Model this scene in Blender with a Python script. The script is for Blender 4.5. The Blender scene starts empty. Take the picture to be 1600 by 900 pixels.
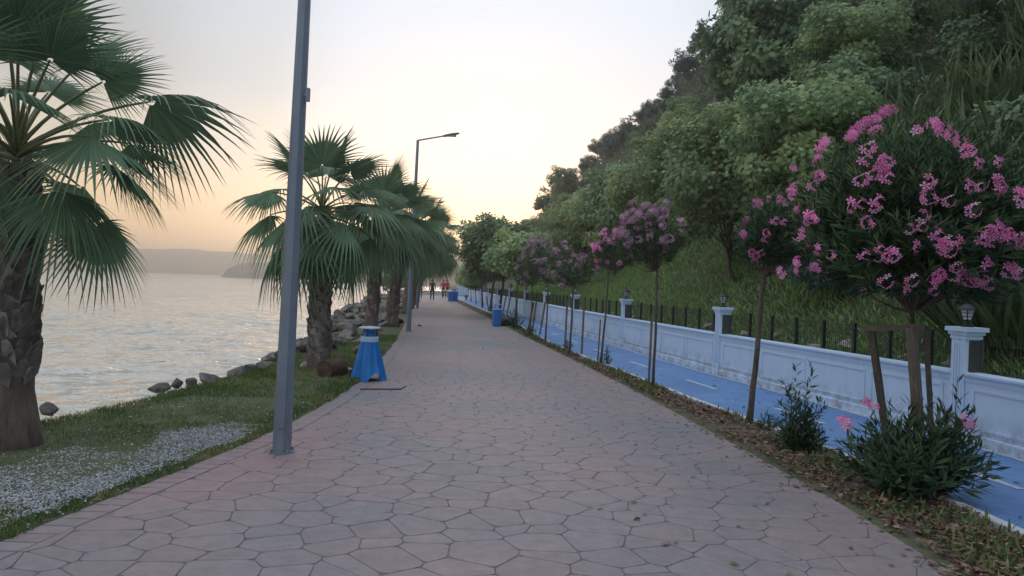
import bpy, bmesh, math, random
import numpy as np
from mathutils import Vector, Matrix, noise, Euler
R_ = math.radians
S = bpy.context.scene
COL = S.collection
rng = np.random.default_rng(7)
random.seed(7)

# ------------------------------------------------------------------ camera
H_EYE = 1.65
cd = bpy.data.cameras.new('camera'); cam = bpy.data.objects.new('camera', cd); COL.objects.link(cam)
cd.lens = 27.0; cd.sensor_width = 36.0; cd.clip_start = 0.05; cd.clip_end = 20000
CM = Matrix.Rotation(R_(90 - 0.382), 4, 'X') @ Matrix.Rotation(R_(2.0), 4, 'Z')
cam.matrix_world = Matrix.Translation((0, 0, H_EYE)) @ CM
S.camera = cam
S.render.resolution_x, S.render.resolution_y = 1024, 576

# ------------------------------------------------------------------ sky, sun, exposure
SUN_AZ, SUN_EL = -1.5, 3.0      # degrees from +Y towards +X ; the sun has just gone behind the far shore
w = bpy.data.worlds.new('World'); S.world = w; w.use_nodes = True
nt = w.node_tree; nt.nodes.clear()
def N(nt, t, **k):
    n = nt.nodes.new(t)
    for a, b in k.items():
        if a in n.bl_rna.properties: setattr(n, a, b)
        else: n.inputs[a].default_value = b
    return n
def ramp(nt, fac, stops, interp='LINEAR'):
    r = nt.nodes.new('ShaderNodeValToRGB'); cr = r.color_ramp; cr.interpolation = interp
    while len(cr.elements) < len(stops): cr.elements.new(0.5)
    for e, (p, c) in zip(cr.elements, stops):
        e.position = p; e.color = (*c, 1) if len(c) == 3 else c
    if fac is not None: nt.links.new(fac, r.inputs['Fac'])
    return r
L = nt.links.new
geo = N(nt, 'ShaderNodeTexCoord')
sepz = N(nt, 'ShaderNodeSeparateXYZ'); L(geo.outputs['Generated'], sepz.inputs[0])
mz = N(nt, 'ShaderNodeMath', operation='MAXIMUM'); L(sepz.outputs['Z'], mz.inputs[0]); mz.inputs[1].default_value = 0.0
grad = ramp(nt, mz.outputs[0], [(0.0, (.70, .44, .24)), (.075, (.62, .43, .25)), (.16, (.43, .38, .31)), (.24, (.285, .29, .30)), (.33, (.285, .31, .345)), (.55, (.62, .68, .77)), (1.0, (.76, .83, .97))], 'EASE')
sd = Vector((math.sin(R_(SUN_AZ)) * math.cos(R_(SUN_EL)), math.cos(R_(SUN_AZ)) * math.cos(R_(SUN_EL)), math.sin(R_(SUN_EL))))
dot = N(nt, 'ShaderNodeVectorMath', operation='DOT_PRODUCT'); L(geo.outputs['Generated'], dot.inputs[0]); dot.inputs[1].default_value = (sd.x+.03, sd.y, sd.z + .16)
glow = ramp(nt, dot.outputs['Value'], [(0.0, (0, 0, 0)), (.70, (.02, .025, .03)), (.90, (.05, .055, .06)), (.965, (.15, .19, .23)), (1.0, (.24, .30, .38))], 'EASE')
add = N(nt, 'ShaderNodeMixRGB', blend_type='ADD'); add.inputs[0].default_value = 1
L(grad.outputs[0], add.inputs[1]); L(glow.outputs[0], add.inputs[2])
sky = N(nt, 'ShaderNodeTexSky', sky_type='NISHITA', sun_disc=False)
sky.sun_elevation = R_(SUN_EL); sky.sun_rotation = R_(SUN_AZ); sky.air_density = 1.0; sky.dust_density = 2.0
bgN = N(nt, 'ShaderNodeBackground'); bgN.inputs['Strength'].default_value = 0.03; L(sky.outputs[0], bgN.inputs['Color'])
bgG = N(nt, 'ShaderNodeBackground'); bgG.inputs['Strength'].default_value = 0.955; L(add.outputs[0], bgG.inputs['Color'])
ash = N(nt, 'ShaderNodeAddShader'); L(bgN.outputs[0], ash.inputs[0]); L(bgG.outputs[0], ash.inputs[1])
wo = N(nt, 'ShaderNodeOutputWorld'); L(ash.outputs[0], wo.inputs['Surface'])
sl = bpy.data.lights.new('sun', 'SUN'); so = bpy.data.objects.new('sun', sl); COL.objects.link(so)
sl.energy = 0.22; sl.angle = R_(12); sl.color = (1, .78, .56)
so.rotation_euler = (R_(90 - SUN_EL - 4), 0, R_(180 - SUN_AZ))
S.view_settings.view_transform = 'Standard'; S.view_settings.look = 'None'; S.view_settings.gamma = 1
S.view_settings.exposure = 0.43
S.cycles.use_denoising = True
S.cycles.volume_bounces = 0; S.cycles.max_bounces = 10; S.cycles.diffuse_bounces = 7; S.cycles.transmission_bounces = 8; S.cycles.transparent_max_bounces = 8

# ------------------------------------------------------------------ helpers
def ray(px, py):
    d = CM.to_3x3() @ Vector(((px - 800) / 1200, -(py - 450) / 1200, -1)); return d
def G(px, py, z=0.0):
    d = ray(px, py); t = (z - H_EYE) / d.z; return Vector((d.x * t, d.y * t, z))
def P(px, py, Y):
    d = ray(px, py); t = Y / d.y; return Vector((d.x * t, Y, H_EYE + d.z * t))
def pl(pts):
    xs = [p[0] for p in pts]; ys = [p[1] for p in pts]
    return lambda y: np.interp(y, xs, ys)
LE = pl([(-12, -4.2), (0, -3.6), (4.6, -3.0), (6.5, -2.68), (7.6, -2.52), (8.6, -2.42), (10.3, -2.36), (11.9, -2.37), (15.2, -2.6), (21, -3.12), (33.8, -4.5), (63, -7.7), (120, -14.5), (200, -24)])
RE = pl([(-12, 2.95), (4.5, 2.72), (6, 2.66), (8.07, 2.47), (12.65, 1.98), (20.6, .91), (31, -.5), (55, -3.65), (72, -5.8), (120, -12), (200, -21.5)])
KE = pl([(-12, 3.9), (5.2, 3.62), (6.5, 3.53), (8.1, 3.36), (9.9, 3.0), (10.9, 2.79), (13.4, 2.37), (16.1, 1.93), (18.6, 1.5), (21, 1.12), (31, .15), (55, -2.95), (72, -5.1), (120, -11.2), (200, -20.7)])
WE = pl([(-12, 6.6), (3, 6.1), (8, 5.42), (11.6, 4.76), (15.4, 3.95), (18.6, 3.4), (26.9, 2.15), (38.6, .69), (64, -2.7), (80, -4.9), (120, -9.2), (200, -18.5)])
SH = pl([(-12, -6.4), (5, -5.4), (8, -4.95), (10, -4.6), (11.4, -4.4), (13.6, -4.25), (17, -4.7), (20, -5.0), (29, -6.6), (47, -9.3), (80, -13.2), (120, -19), (200, -30)])
SEA = -1.2
HP = pl([(-1, 0), (0, .02), (.5, .12), (1.0, .55), (3, 1.9), (5, 3.6), (9, 9.6), (13.5, 16.3), (18, 18), (40, 20), (150, 18), (600, 10)])
TP = pl([(-100, 1), (52, 1), (62, .98), (72, .90), (84, .77), (96, .60), (118, .36), (165, .24), (230, .1), (400, .05), (900, .01)])
def nz(x, y, s, o=0): return noise.noise(Vector((x * s + o, y * s, 3.1 + o)))
def hill(x, y):
    d = x - float(WE(y)); h = float(HP(d)) * float(TP(y))
    a = min(1, max(0, (d - 1.5) / 5))
    return h + a * (1.6 * nz(x, y, .09) + .5 * nz(x, y, .33, 5)) * float(TP(y))

def tag(o, label=None, cat=None, group=None, kind=None):
    if label: o['label'] = label
    if cat: o['category'] = cat
    if group: o['group'] = group
    if kind: o['kind'] = kind
    return o
def empty(name, loc, label, cat, group=None, rz=0):
    o = bpy.data.objects.new(name, None); COL.objects.link(o); o.location = loc; o.rotation_euler = (0, 0, rz)
    o.empty_display_size = .2
    return tag(o, label, cat, group)
def link(name, me, mat=None, parent=None, kind=None):
    o = bpy.data.objects.new(name, me); COL.objects.link(o)
    if mat is not None and len(me.materials) == 0: me.materials.append(mat)
    if parent is not None: o.parent = parent
    if kind: o['kind'] = kind
    return o
def npmesh(name, V, F, tint=None, smooth=False):
    """V (n,3); F: (m,k) array or list of index lists"""
    me = bpy.data.meshes.new(name)
    V = np.asarray(V, dtype=np.float32)
    if isinstance(F, np.ndarray):
        m, k = F.shape; loops = F.astype(np.int32).ravel(); starts = np.arange(m, dtype=np.int32) * k
    else:
        loops = np.array([i for f in F for i in f], dtype=np.int32)
        starts = np.cumsum([0] + [len(f) for f in F[:-1]]).astype(np.int32); m = len(F)
    me.vertices.add(len(V)); me.vertices.foreach_set('co', V.ravel())
    me.loops.add(len(loops)); me.loops.foreach_set('vertex_index', loops)
    me.polygons.add(m); me.polygons.foreach_set('loop_start', starts)
    me.polygons.foreach_set('use_smooth', np.full(m, bool(smooth)))
    if tint is not None:
        a = me.attributes.new('tint', 'FLOAT', 'POINT'); a.data.foreach_set('value', np.asarray(tint, dtype=np.float32))
    me.update(calc_edges=True)
    return me
class MB:
    def __init__(s): s.v = []; s.f = []
    def add(s, vs, fs):
        b = len(s.v); s.v += [tuple(v) for v in vs]; s.f += [[i + b for i in f] for f in fs]; return s
    def box(s, c, size, M=None, taper=1.0):
        x, y, z = [a / 2 for a in size]; vs = []
        for sx, sy, sz in ((-1,-1,-1),(1,-1,-1),(1,1,-1),(-1,1,-1),(-1,-1,1),(1,-1,1),(1,1,1),(-1,1,1)):
            k = taper if sz > 0 else 1
            v = Vector((sx * x * k, sy * y * k, sz * z))
            if M is not None: v = M @ v
            vs.append(v + Vector(c))
        return s.add(vs, [(0,3,2,1),(4,5,6,7),(0,1,5,4),(1,2,6,5),(2,3,7,6),(3,0,4,7)])
    def tube(s, pts, rad, n=8, cap=True):
        pts = [Vector(p) for p in pts]
        if not hasattr(rad, '__len__'): rad = [rad] * len(pts)
        rings = []; ref = None
        for i, p in enumerate(pts):
            d = (pts[min(i + 1, len(pts) - 1)] - pts[max(i - 1, 0)]).normalized()
            if ref is None: ref = Vector((1, 0, 0)) if abs(d.x) < .8 else Vector((0, 1, 0))
            u = (ref - d * ref.dot(d)).normalized(); ref = u; v = d.cross(u)
            rings.append([p + (u * math.cos(a) + v * math.sin(a)) * rad[i] for a in [2 * math.pi * (k + .5) / n for k in range(n)]])
        vs = [q for r in rings for q in r]; fs = []
        for i in range(len(pts) - 1):
            for k in range(n):
                fs.append((i * n + k, i * n + (k + 1) % n, (i + 1) * n + (k + 1) % n, (i + 1) * n + k))
        if cap: fs.append(tuple(range(n))[::-1]); fs.append(tuple((len(pts) - 1) * n + k for k in range(n)))
        return s.add(vs, fs)
    def lathe(s, prof, n=16, c=(0, 0, 0)):
        vs = [(c[0] + r * math.cos(2 * math.pi * k / n), c[1] + r * math.sin(2 * math.pi * k / n), c[2] + z) for r, z in prof for k in range(n)]
        fs = [(i * n + k, i * n + (k + 1) % n, (i + 1) * n + (k + 1) % n, (i + 1) * n + k) for i in range(len(prof) - 1) for k in range(n)]
        fs.append(tuple(range(n))[::-1]); fs.append(tuple((len(prof) - 1) * n + k for k in range(n)))
        return s.add(vs, fs)
    def mesh(s, name, smooth=False): return npmesh(name, s.v, s.f, smooth=smooth)
    def build(s, name, mat, parent=None, kind=None, smooth=False): return link(name, s.mesh(name, smooth), mat, parent, kind)

def material(name, c1, c2=None, scale=4.0, rough=.8, bump=0.0, bscale=40.0, tint=None, transl=0.0, metal=0.0, stops=None, detail=4, objvar=0.0, coord='Object', spec=.4, stretch=(1, 1, 1), bdist=.01):
    m = bpy.data.materials.new(name); m.use_nodes = True; nt = m.node_tree; L = nt.links.new
    b = nt.nodes['Principled BSDF']; b.inputs['Roughness'].default_value = rough; b.inputs['Metallic'].default_value = metal
    b.inputs['Specular IOR Level'].default_value = spec
    tc = N(nt, 'ShaderNodeTexCoord'); mp = N(nt, 'ShaderNodeMapping'); mp.inputs['Scale'].default_value = stretch
    if coord == 'World':
        g = N(nt, 'ShaderNodeNewGeometry'); L(g.outputs['Position'], mp.inputs[0])
    else: L(tc.outputs[coord], mp.inputs[0])
    no = N(nt, 'ShaderNodeTexNoise', Scale=scale, Detail=detail, Roughness=.6); L(mp.outputs[0], no.inputs[0])
    st = stops or [(.3, c1), (.7, c2 or c1)]
    cr = ramp(nt, no.outputs['Fac'], st)
    col = cr.outputs[0]
    if tint:
        at = N(nt, 'ShaderNodeAttribute', attribute_name='tint')
        tr = ramp(nt, at.outputs['Fac'], tint)
        mx = N(nt, 'ShaderNodeMixRGB', blend_type='MIX'); mx.inputs[0].default_value = .7
        L(col, mx.inputs[1]); L(tr.outputs[0], mx.inputs[2]); col = mx.outputs[0]
    if objvar:
        oi = N(nt, 'ShaderNodeObjectInfo'); mr = N(nt, 'ShaderNodeMapRange'); L(oi.outputs['Random'], mr.inputs[0])
        mr.inputs['To Min'].default_value = 1 - objvar; mr.inputs['To Max'].default_value = 1 + objvar
        hs = N(nt, 'ShaderNodeHueSaturation'); L(mr.outputs[0], hs.inputs['Value']); L(col, hs.inputs['Color']); col = hs.outputs[0]
    L(col, b.inputs['Base Color'])
    if bump:
        n2 = N(nt, 'ShaderNodeTexNoise', Scale=bscale, Detail=6, Roughness=.65); L(mp.outputs[0], n2.inputs[0])
        bp = N(nt, 'ShaderNodeBump', Strength=bump, Distance=bdist); L(n2.outputs['Fac'], bp.inputs['Height']); L(bp.outputs[0], b.inputs['Normal'])
    if transl:
        out = nt.nodes['Material Output']; t = N(nt, 'ShaderNodeBsdfTranslucent'); L(col, t.inputs['Color'])
        ms = N(nt, 'ShaderNodeMixShader'); ms.inputs[0].default_value = transl
        L(b.outputs[0], ms.inputs[1]); L(t.outputs[0], ms.inputs[2]); L(ms.outputs[0], out.inputs['Surface'])
    return m

# ------------------------------------------------------------------ materials
M = {}
M['stone'] = material('stamped_stone', (.20, .195, .225), (.285, .235, .26), scale=.42, rough=.62, bump=.8, bscale=38, detail=12, coord='World', objvar=.05, stops=[(.32, (.17, .178, .20)), (.45, (.215, .19, .20)), (.58, (.25, .197, .20)), (.75, (.31, .19, .185))])
M['joint'] = material('joint_mortar', (.10, .09, .097), (.21, .18, .19), scale=2.0, rough=.9, bump=.3, coord='World')
M['far_path'] = material('far_paving', (.19, .185, .20), (.245, .21, .215), scale=.5, rough=.7, coord='World')
M['soil'] = material('soil', (.075, .055, .04), (.17, .135, .105), scale=5, rough=.95, bump=.8, bscale=30, coord='World', bdist=.03)
M['ground'] = material('verge_ground', (.06, .09, .035), (.13, .13, .08), scale=2.2, rough=.95, bump=.8, bscale=25, coord='World', bdist=.03)
M['hillg'] = material('hill_ground', (.05, .075, .035), (.11, .10, .065), scale=.8, rough=.95, bump=.9, bscale=8, coord='World', bdist=.2)
M['blue_lane'] = material('blue_lane', (.095, .185, .37), (.14, .235, .42), scale=1.1, rough=.7, bump=.35, bscale=60, coord='World', detail=12, stops=[(.28, (.085, .16, .33)), (.4, (.10, .215, .44)), (.6, (.125, .25, .48)), (.75, (.19, .31, .48))])
M['white_line'] = material('white_road_paint', (.26, .36, .50), (.56, .61, .68), scale=9, rough=.7, bump=.2, bscale=60, coord='World')
M['kerb'] = material('kerb_concrete', (.42, .44, .47), (.60, .61, .63), scale=6, rough=.85, bump=.4, bscale=50, coord='World')
M['white_wall'] = material('white_wall_paint', (.46, .50, .58), (.62, .67, .77), scale=2.2, rough=.6, bump=.2, bscale=25, coord='World', detail=10, stops=[(.25, (.46, .54, .63)), (.40, (.54, .68, .84)), (.8, (.58, .73, .90))], stretch=(2.2, 2.2, .5))
M['dark_metal'] = material('dark_green_metal', (.012, .018, .016), (.022, .028, .026), scale=8, rough=.5)
M['wire'] = material('fence_wire', (.03, .04, .035), (.05, .06, .05), rough=.5)
M['galv'] = material('painted_grey_steel', (.17, .225, .30), (.23, .285, .36), scale=2.5, rough=.45, bump=.05, bscale=30, metal=.25, detail=8)
M['glass'] = material('lantern_glass', (.45, .47, .48), (.6, .6, .58), rough=.2)
M['lampglass'] = material('lamp_lens', (.3, .3, .3), (.4, .4, .4), rough=.3)
M['black'] = material('black_plastic', (.008, .008, .01), (.02, .02, .024), rough=.35, bump=.3, bscale=12)
M['bag_blue'] = material('blue_bag_plastic', (.01, .16, .52), (.02, .23, .66), scale=5, rough=.38, bump=.5, bscale=14, transl=.15, bdist=.02)
M['band'] = material('pale_blue_band', (.35, .5, .68), (.45, .6, .75), rough=.5)
M['bin_blue'] = material('blue_bin_plastic', (.02, .14, .5), (.03, .18, .58), rough=.4)
M['timber'] = material('weathered_timber', (.10, .085, .07), (.20, .175, .145), scale=6, rough=.85, bump=.6, bscale=30, stretch=(6, 6, 1), bdist=.01)
M['bark'] = material('young_bark', (.06, .05, .04), (.15, .13, .10), scale=14, rough=.9, bump=.7, bscale=45, stretch=(1, 1, .4))
M['palm_bark'] = material('palm_trunk', (.06, .048, .045), (.22, .17, .155), scale=14, rough=.9, bump=1, bscale=30, stretch=(1, 1, .12), bdist=.03)
M['boot'] = material('palm_leaf_base', (.09, .08, .075), (.36, .33, .32), scale=7, rough=.85, bump=.7, bscale=35, objvar=.35, stretch=(1, 1, .4))
M['frond'] = material('palm_frond', (.04, .085, .05), (.06, .12, .065), scale=3, rough=.5, transl=.22, objvar=.2, tint=[(0, (.09, .18, .125)), (.6, (.19, .31, .18)), (.85, (.34, .42, .2)), (1, (.50, .40, .24))], spec=.25)
M['frond_dead'] = material('dead_frond', (.08, .055, .035), (.17, .12, .075), scale=5, rough=.8, transl=.1, tint=[(0, (.05, .035, .025)), (1, (.17, .12, .08))])
M['petiole'] = material('petiole', (.10, .12, .05), (.16, .17, .08), scale=6, rough=.5)
M['leaf_light'] = material('light_leaf', (.11, .19, .05), (.16, .26, .07), scale=1.2, rough=.6, transl=.35, tint=[(0, (.14, .23, .14)), (.5, (.31, .44, .24)), (1, (.54, .62, .28))], coord='World', objvar=.16)
M['leaf_mid'] = material('mid_leaf', (.07, .12, .055), (.10, .17, .075), scale=1.2, rough=.6, transl=.3, tint=[(0, (.10, .18, .12)), (.6, (.20, .32, .18)), (1, (.34, .44, .22))], coord='World', objvar=.2)
M['leaf_dark'] = material('dark_leaf', (.03, .055, .045), (.05, .08, .06), scale=1.2, rough=.6, transl=.25, tint=[(0, (.05, .09, .09)), (.6, (.09, .17, .16)), (1, (.16, .22, .18))], coord='World')
M['reed'] = material('reed_leaf', (.05, .08, .035), (.10, .13, .06), scale=1.5, rough=.55, transl=.25, tint=[(0, (.06, .10, .05)), (.6, (.14, .21, .09)), (1, (.28, .30, .18))], coord='World')
M['dry'] = material('dry_grass', (.12, .10, .07), (.2, .17, .12), scale=1.5, rough=.8, transl=.2, tint=[(0, (.10, .14, .10)), (1, (.27, .27, .22))], coord='World')
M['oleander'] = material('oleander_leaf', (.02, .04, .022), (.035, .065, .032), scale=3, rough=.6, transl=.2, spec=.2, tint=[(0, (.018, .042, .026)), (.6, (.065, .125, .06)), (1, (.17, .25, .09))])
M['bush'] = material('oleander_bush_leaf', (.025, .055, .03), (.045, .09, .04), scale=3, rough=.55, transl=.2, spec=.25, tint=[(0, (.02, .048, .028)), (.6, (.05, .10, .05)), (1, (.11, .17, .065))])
M['pink'] = material('pink_petals', (.75, .15, .45), (.87, .28, .6), scale=30, rough=.6, transl=.35, tint=[(0, (.70, .12, .42)), (.5, (.88, .36, .66)), (1, (.95, .74, .88))], objvar=.18)
M['mauve'] = material('faded_pink_petals', (.42, .22, .34), (.48, .3, .42), scale=30, rough=.6, transl=.3, tint=[(0, (.3, .13, .22)), (.5, (.5, .29, .42)), (1, (.6, .48, .58))], objvar=.2)
M['grass'] = material('grass_blades', (.06, .11, .03), (.10, .16, .05), scale=.9, rough=.6, transl=.25, tint=[(0, (.05, .09, .03)), (.6, (.11, .19, .055)), (.85, (.21, .25, .09)), (1, (.38, .34, .19))], coord='World')
M['hgrass'] = material('slope_grass', (.14, .25, .07), (.19, .32, .09), scale=.7, rough=.6, transl=.25, tint=[(0, (.13, .24, .08)), (.7, (.27, .45, .14)), (1, (.44, .47, .24))], coord='World')
M['litter'] = material('leaf_litter', (.09, .06, .04), (.2, .14, .1), scale=9, rough=.85, tint=[(0, (.035, .022, .018)), (.4, (.13, .07, .045)), (.75, (.21, .14, .085)), (1, (.34, .27, .19))], coord='World')
M['pebble'] = material('white_pebble', (.24, .26, .29), (.38, .39, .41), scale=20, rough=.8, tint=[(0, (.16, .17, .185)), (.5, (.38, .40, .43)), (1, (.62, .63, .65))], coord='World')
M['rock'] = material('shore_rock', (.09, .085, .085), (.26, .24, .225), scale=2.6, rough=.9, bump=.9, bscale=9, objvar=.3, bdist=.06, detail=8)
M['rock_pale'] = material('pale_rock', (.28, .26, .23), (.42, .38, .33), scale=3, rough=.9, bump=.7, bscale=12, bdist=.04)
M['log'] = material('log_bark', (.05, .032, .026), (.13, .075, .055), scale=8, rough=.9, bump=.8, bscale=20)
M['log_end'] = material('log_end', (.24, .19, .13), (.36, .29, .2), scale=10, rough=.85, bump=.3)
M['far_land'] = material('far_shore', (.34, .28, .20), (.44, .36, .26), scale=.004, rough=.95)
M['headland'] = material('headland_rock', (.20, .18, .155), (.32, .28, .24), scale=.03, rough=.95, bump=1, bscale=.08, bdist=4)
M['ruin'] = material('tan_masonry', (.20, .16, .12), (.28, .22, .17), scale=.15, rough=.9)
M['skin'] = material('skin', (.32, .19, .13), rough=.6); M['hair'] = material('hair', (.02, .015, .012), rough=.7)
M['red_cloth'] = material('red_cloth', (.45, .05, .06), rough=.8); M['dark_cloth'] = material('dark_cloth', (.03, .035, .05), rough=.8); M['pale_cloth'] = material('pale_cloth', (.5, .45, .45), rough=.8)
M['dark_block'] = material('grey_green_block', (.05, .06, .055), (.08, .09, .085), scale=6, rough=.8, bump=.3)

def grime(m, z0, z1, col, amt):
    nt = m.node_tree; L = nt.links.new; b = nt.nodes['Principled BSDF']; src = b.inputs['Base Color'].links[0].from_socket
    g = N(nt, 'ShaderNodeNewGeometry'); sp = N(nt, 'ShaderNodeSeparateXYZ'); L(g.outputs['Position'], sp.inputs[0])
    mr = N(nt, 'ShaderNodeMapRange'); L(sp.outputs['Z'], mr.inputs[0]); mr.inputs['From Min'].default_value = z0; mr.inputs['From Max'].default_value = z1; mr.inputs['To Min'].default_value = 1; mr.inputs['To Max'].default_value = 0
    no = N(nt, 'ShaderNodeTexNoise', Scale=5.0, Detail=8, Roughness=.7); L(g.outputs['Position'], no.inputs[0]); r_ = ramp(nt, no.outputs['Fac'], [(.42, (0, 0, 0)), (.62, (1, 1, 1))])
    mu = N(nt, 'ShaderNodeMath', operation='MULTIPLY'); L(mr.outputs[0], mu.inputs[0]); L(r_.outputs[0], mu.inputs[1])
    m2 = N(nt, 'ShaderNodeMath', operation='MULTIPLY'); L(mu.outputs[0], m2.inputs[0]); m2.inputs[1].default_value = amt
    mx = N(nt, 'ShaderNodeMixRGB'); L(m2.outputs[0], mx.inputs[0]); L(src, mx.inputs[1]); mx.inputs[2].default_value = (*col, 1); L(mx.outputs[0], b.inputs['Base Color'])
def mottle(m, scale, amt):
    nt = m.node_tree; L = nt.links.new; b = nt.nodes['Principled BSDF']; src = b.inputs['Base Color'].links[0].from_socket
    g = N(nt, 'ShaderNodeNewGeometry'); no = N(nt, 'ShaderNodeTexNoise', Scale=scale, Detail=10, Roughness=.75); L(g.outputs['Position'], no.inputs[0])
    mr = N(nt, 'ShaderNodeMapRange'); L(no.outputs['Fac'], mr.inputs[0]); mr.inputs['From Min'].default_value = .3; mr.inputs['From Max'].default_value = .7; mr.inputs['To Min'].default_value = 1 - amt; mr.inputs['To Max'].default_value = 1 + amt
    hs = N(nt, 'ShaderNodeHueSaturation'); L(mr.outputs[0], hs.inputs['Value']); L(src, hs.inputs['Color']); L(hs.outputs[0], b.inputs['Base Color'])
def stain(m, c, rad, col, amt):
    nt = m.node_tree; L = nt.links.new; b = nt.nodes['Principled BSDF']; src = b.inputs['Base Color'].links[0].from_socket
    g = N(nt, 'ShaderNodeNewGeometry'); mp = N(nt, 'ShaderNodeMapping', vector_type='POINT'); L(g.outputs['Position'], mp.inputs[0]); mp.inputs['Scale'].default_value = (1 / rad[0], 1 / rad[1], 0); mp.inputs['Location'].default_value = (-c[0] / rad[0], -c[1] / rad[1], 0)
    ln = N(nt, 'ShaderNodeVectorMath', operation='LENGTH'); L(mp.outputs[0], ln.inputs[0])
    no = N(nt, 'ShaderNodeTexNoise', Scale=2.2, Detail=8, Roughness=.65); L(g.outputs['Position'], no.inputs[0])
    ad = N(nt, 'ShaderNodeMath', operation='ADD'); L(ln.outputs['Value'], ad.inputs[0]); L(no.outputs['Fac'], ad.inputs[1])
    mr = N(nt, 'ShaderNodeMapRange'); L(ad.outputs[0], mr.inputs[0]); mr.inputs['From Min'].default_value = .8; mr.inputs['From Max'].default_value = 1.5; mr.inputs['To Min'].default_value = amt; mr.inputs['To Max'].default_value = 0
    mx = N(nt, 'ShaderNodeMixRGB'); L(mr.outputs[0], mx.inputs[0]); L(src, mx.inputs[1]); mx.inputs[2].default_value = (*col, 1); L(mx.outputs[0], b.inputs['Base Color'])
stain(M['stone'], (-2.15, 7.3), (.75, 2.6), (.33, .18, .185), .4)
mottle(M['stone'], 7.0, .2); mottle(M['blue_lane'], 5.0, .16)
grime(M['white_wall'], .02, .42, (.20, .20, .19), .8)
grime(M['galv'], .02, .5, (.16, .13, .10), .7)
# ------------------------------------------------------------------ sea
def axis(lo, hi, c0, c1, d, g=1.12):
    a = list(np.arange(c0, c1, d)); s = d; x = c0
    left = []
    while x > lo: s *= g; x -= s; left.append(x)
    s = d; x = a[-1]; right = []
    while x < hi: s *= g; x += s; right.append(x)
    return np.array(left[::-1] + a + right)
ax = axis(-1500, 600, -34, 2, .22, 1.09); ay = axis(-500, 1500, 3, 42, .2, 1.07)
X, Y = np.meshgrid(ax, ay); dist = np.hypot(X, Y)
Z = np.zeros_like(X); rr = np.random.default_rng(3)
for i in range(42):
    lam = 0.55 * 1.10 ** i * .9; th = R_(-68) + rr.normal(0, .55); ph = rr.uniform(0, 6.28); amp = min(.011 * lam, .022)
    cell = .22 * np.maximum(1, dist / 28) * 1.6
    fade = np.clip((lam / np.maximum(cell, .01) - 2) / 3, 0, 1)
    a = (X * math.cos(th) + Y * math.sin(th)) * 6.283 / lam + ph + .6 * np.sin(X * .31 + i) + .6 * np.sin(Y * .23 + 2 * i)
    Z += amp * fade * (1 - np.abs(np.sin(a / 2))) * 1.6
Z += SEA - Z.mean() * 0 - .10
ny, nx = X.shape
idx = np.arange(nx * ny).reshape(ny, nx)
F = np.stack([idx[:-1, :-1], idx[:-1, 1:], idx[1:, 1:], idx[1:, :-1]], -1).reshape(-1, 4)
m = bpy.data.materials.new('sea_water'); m.use_nodes = True; nt = m.node_tree; L = nt.links.new; b = nt.nodes['Principled BSDF']
b.inputs['Base Color'].default_value = (.52, .50, .44, 1); b.inputs['Metallic'].default_value = .45; b.inputs['Roughness'].default_value = .12; b.inputs['IOR'].default_value = 1.33; b.inputs['Specular IOR Level'].default_value = .9
g = N(nt, 'ShaderNodeNewGeometry'); mp = N(nt, 'ShaderNodeMapping'); mp.inputs['Rotation'].default_value = (0, 0, R_(18)); mp.inputs['Scale'].default_value = (.8, 1, 1); L(g.outputs['Position'], mp.inputs[0])
h = None
for sc, w_ in ((.30, 1.0), (1.0, 1.2), (2.4, .5), (6.0, .06)):
    n1 = N(nt, 'ShaderNodeTexNoise', Scale=sc, Detail=2, Roughness=.5); L(mp.outputs[0], n1.inputs[0])
    mu = N(nt, 'ShaderNodeMath', operation='MULTIPLY'); L(n1.outputs['Fac'], mu.inputs[0]); mu.inputs[1].default_value = w_
    if h is None: h = mu.outputs[0]
    else:
        ad = N(nt, 'ShaderNodeMath', operation='ADD'); L(h, ad.inputs[0]); L(mu.outputs[0], ad.inputs[1]); h = ad.outputs[0]
bp = N(nt, 'ShaderNodeBump', Strength=1.0, Distance=.85); L(h, bp.inputs['Height']); L(bp.outputs[0], b.inputs['Normal'])
M['sea'] = m
link('sea', npmesh('sea', np.stack([X.ravel(), Y.ravel(), Z.ravel()], 1), F, smooth=True), m, kind='structure')

# ------------------------------------------------------------------ ground sheets
def sheet(name, ys, cols, zf, mat, kind='structure'):
    """cols: list of functions x(y) ; zf(x, y, j)"""
    V = []; n = len(cols)
    for y in ys:
        for j, c in enumerate(cols):
            x = float(c(y)); V.append((x, y, zf(x, y, j)))
    a = np.arange(len(ys) * n).reshape(len(ys), n)
    F = np.stack([a[:-1, :-1], a[:-1, 1:], a[1:, 1:], a[1:, :-1]], -1).reshape(-1, 4)
    return link(name, npmesh(name, V, F, smooth=True), mat, kind=kind)
LAND_END = 86.0
ysf = list(np.arange(-12, 40, .5)) + list(np.arange(40, 85, 2)) + [LAND_END, LAND_END + .6]
def mixf(a, b, t): return lambda y: a(y) * (1 - t) + b(y) * t
def off(f, o): return lambda y: f(y) + o
cols = [off(SH, -60), off(SH, -8), off(SH, -2.4), off(SH, -1.5), off(SH, -.8), off(SH, -.3), off(SH, 0)] + [mixf(SH, off(LE, -.03), t) for t in (.2, .4, .6, .8, 1)] + [off(LE, .1), off(RE, -.1), off(RE, .02), mixf(RE, KE, .5), KE, off(WE, .3)]
zs = [-6, -3.4, -1.9, -1.35, -.7, -.2, -.04]
def gz(x, y, j):
    if y > LAND_END + .2: return -2.5
    if j < len(zs): return zs[j] + (.12 * nz(x, y, .8) if j > 1 else 0)
    if j < len(zs) + 4: return .02 + .05 * nz(x, y, .5)
    if j < len(zs) + 5: return -.015
    return -.06 if j < len(cols) - 4 or j > len(cols) - 3 else .012
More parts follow.
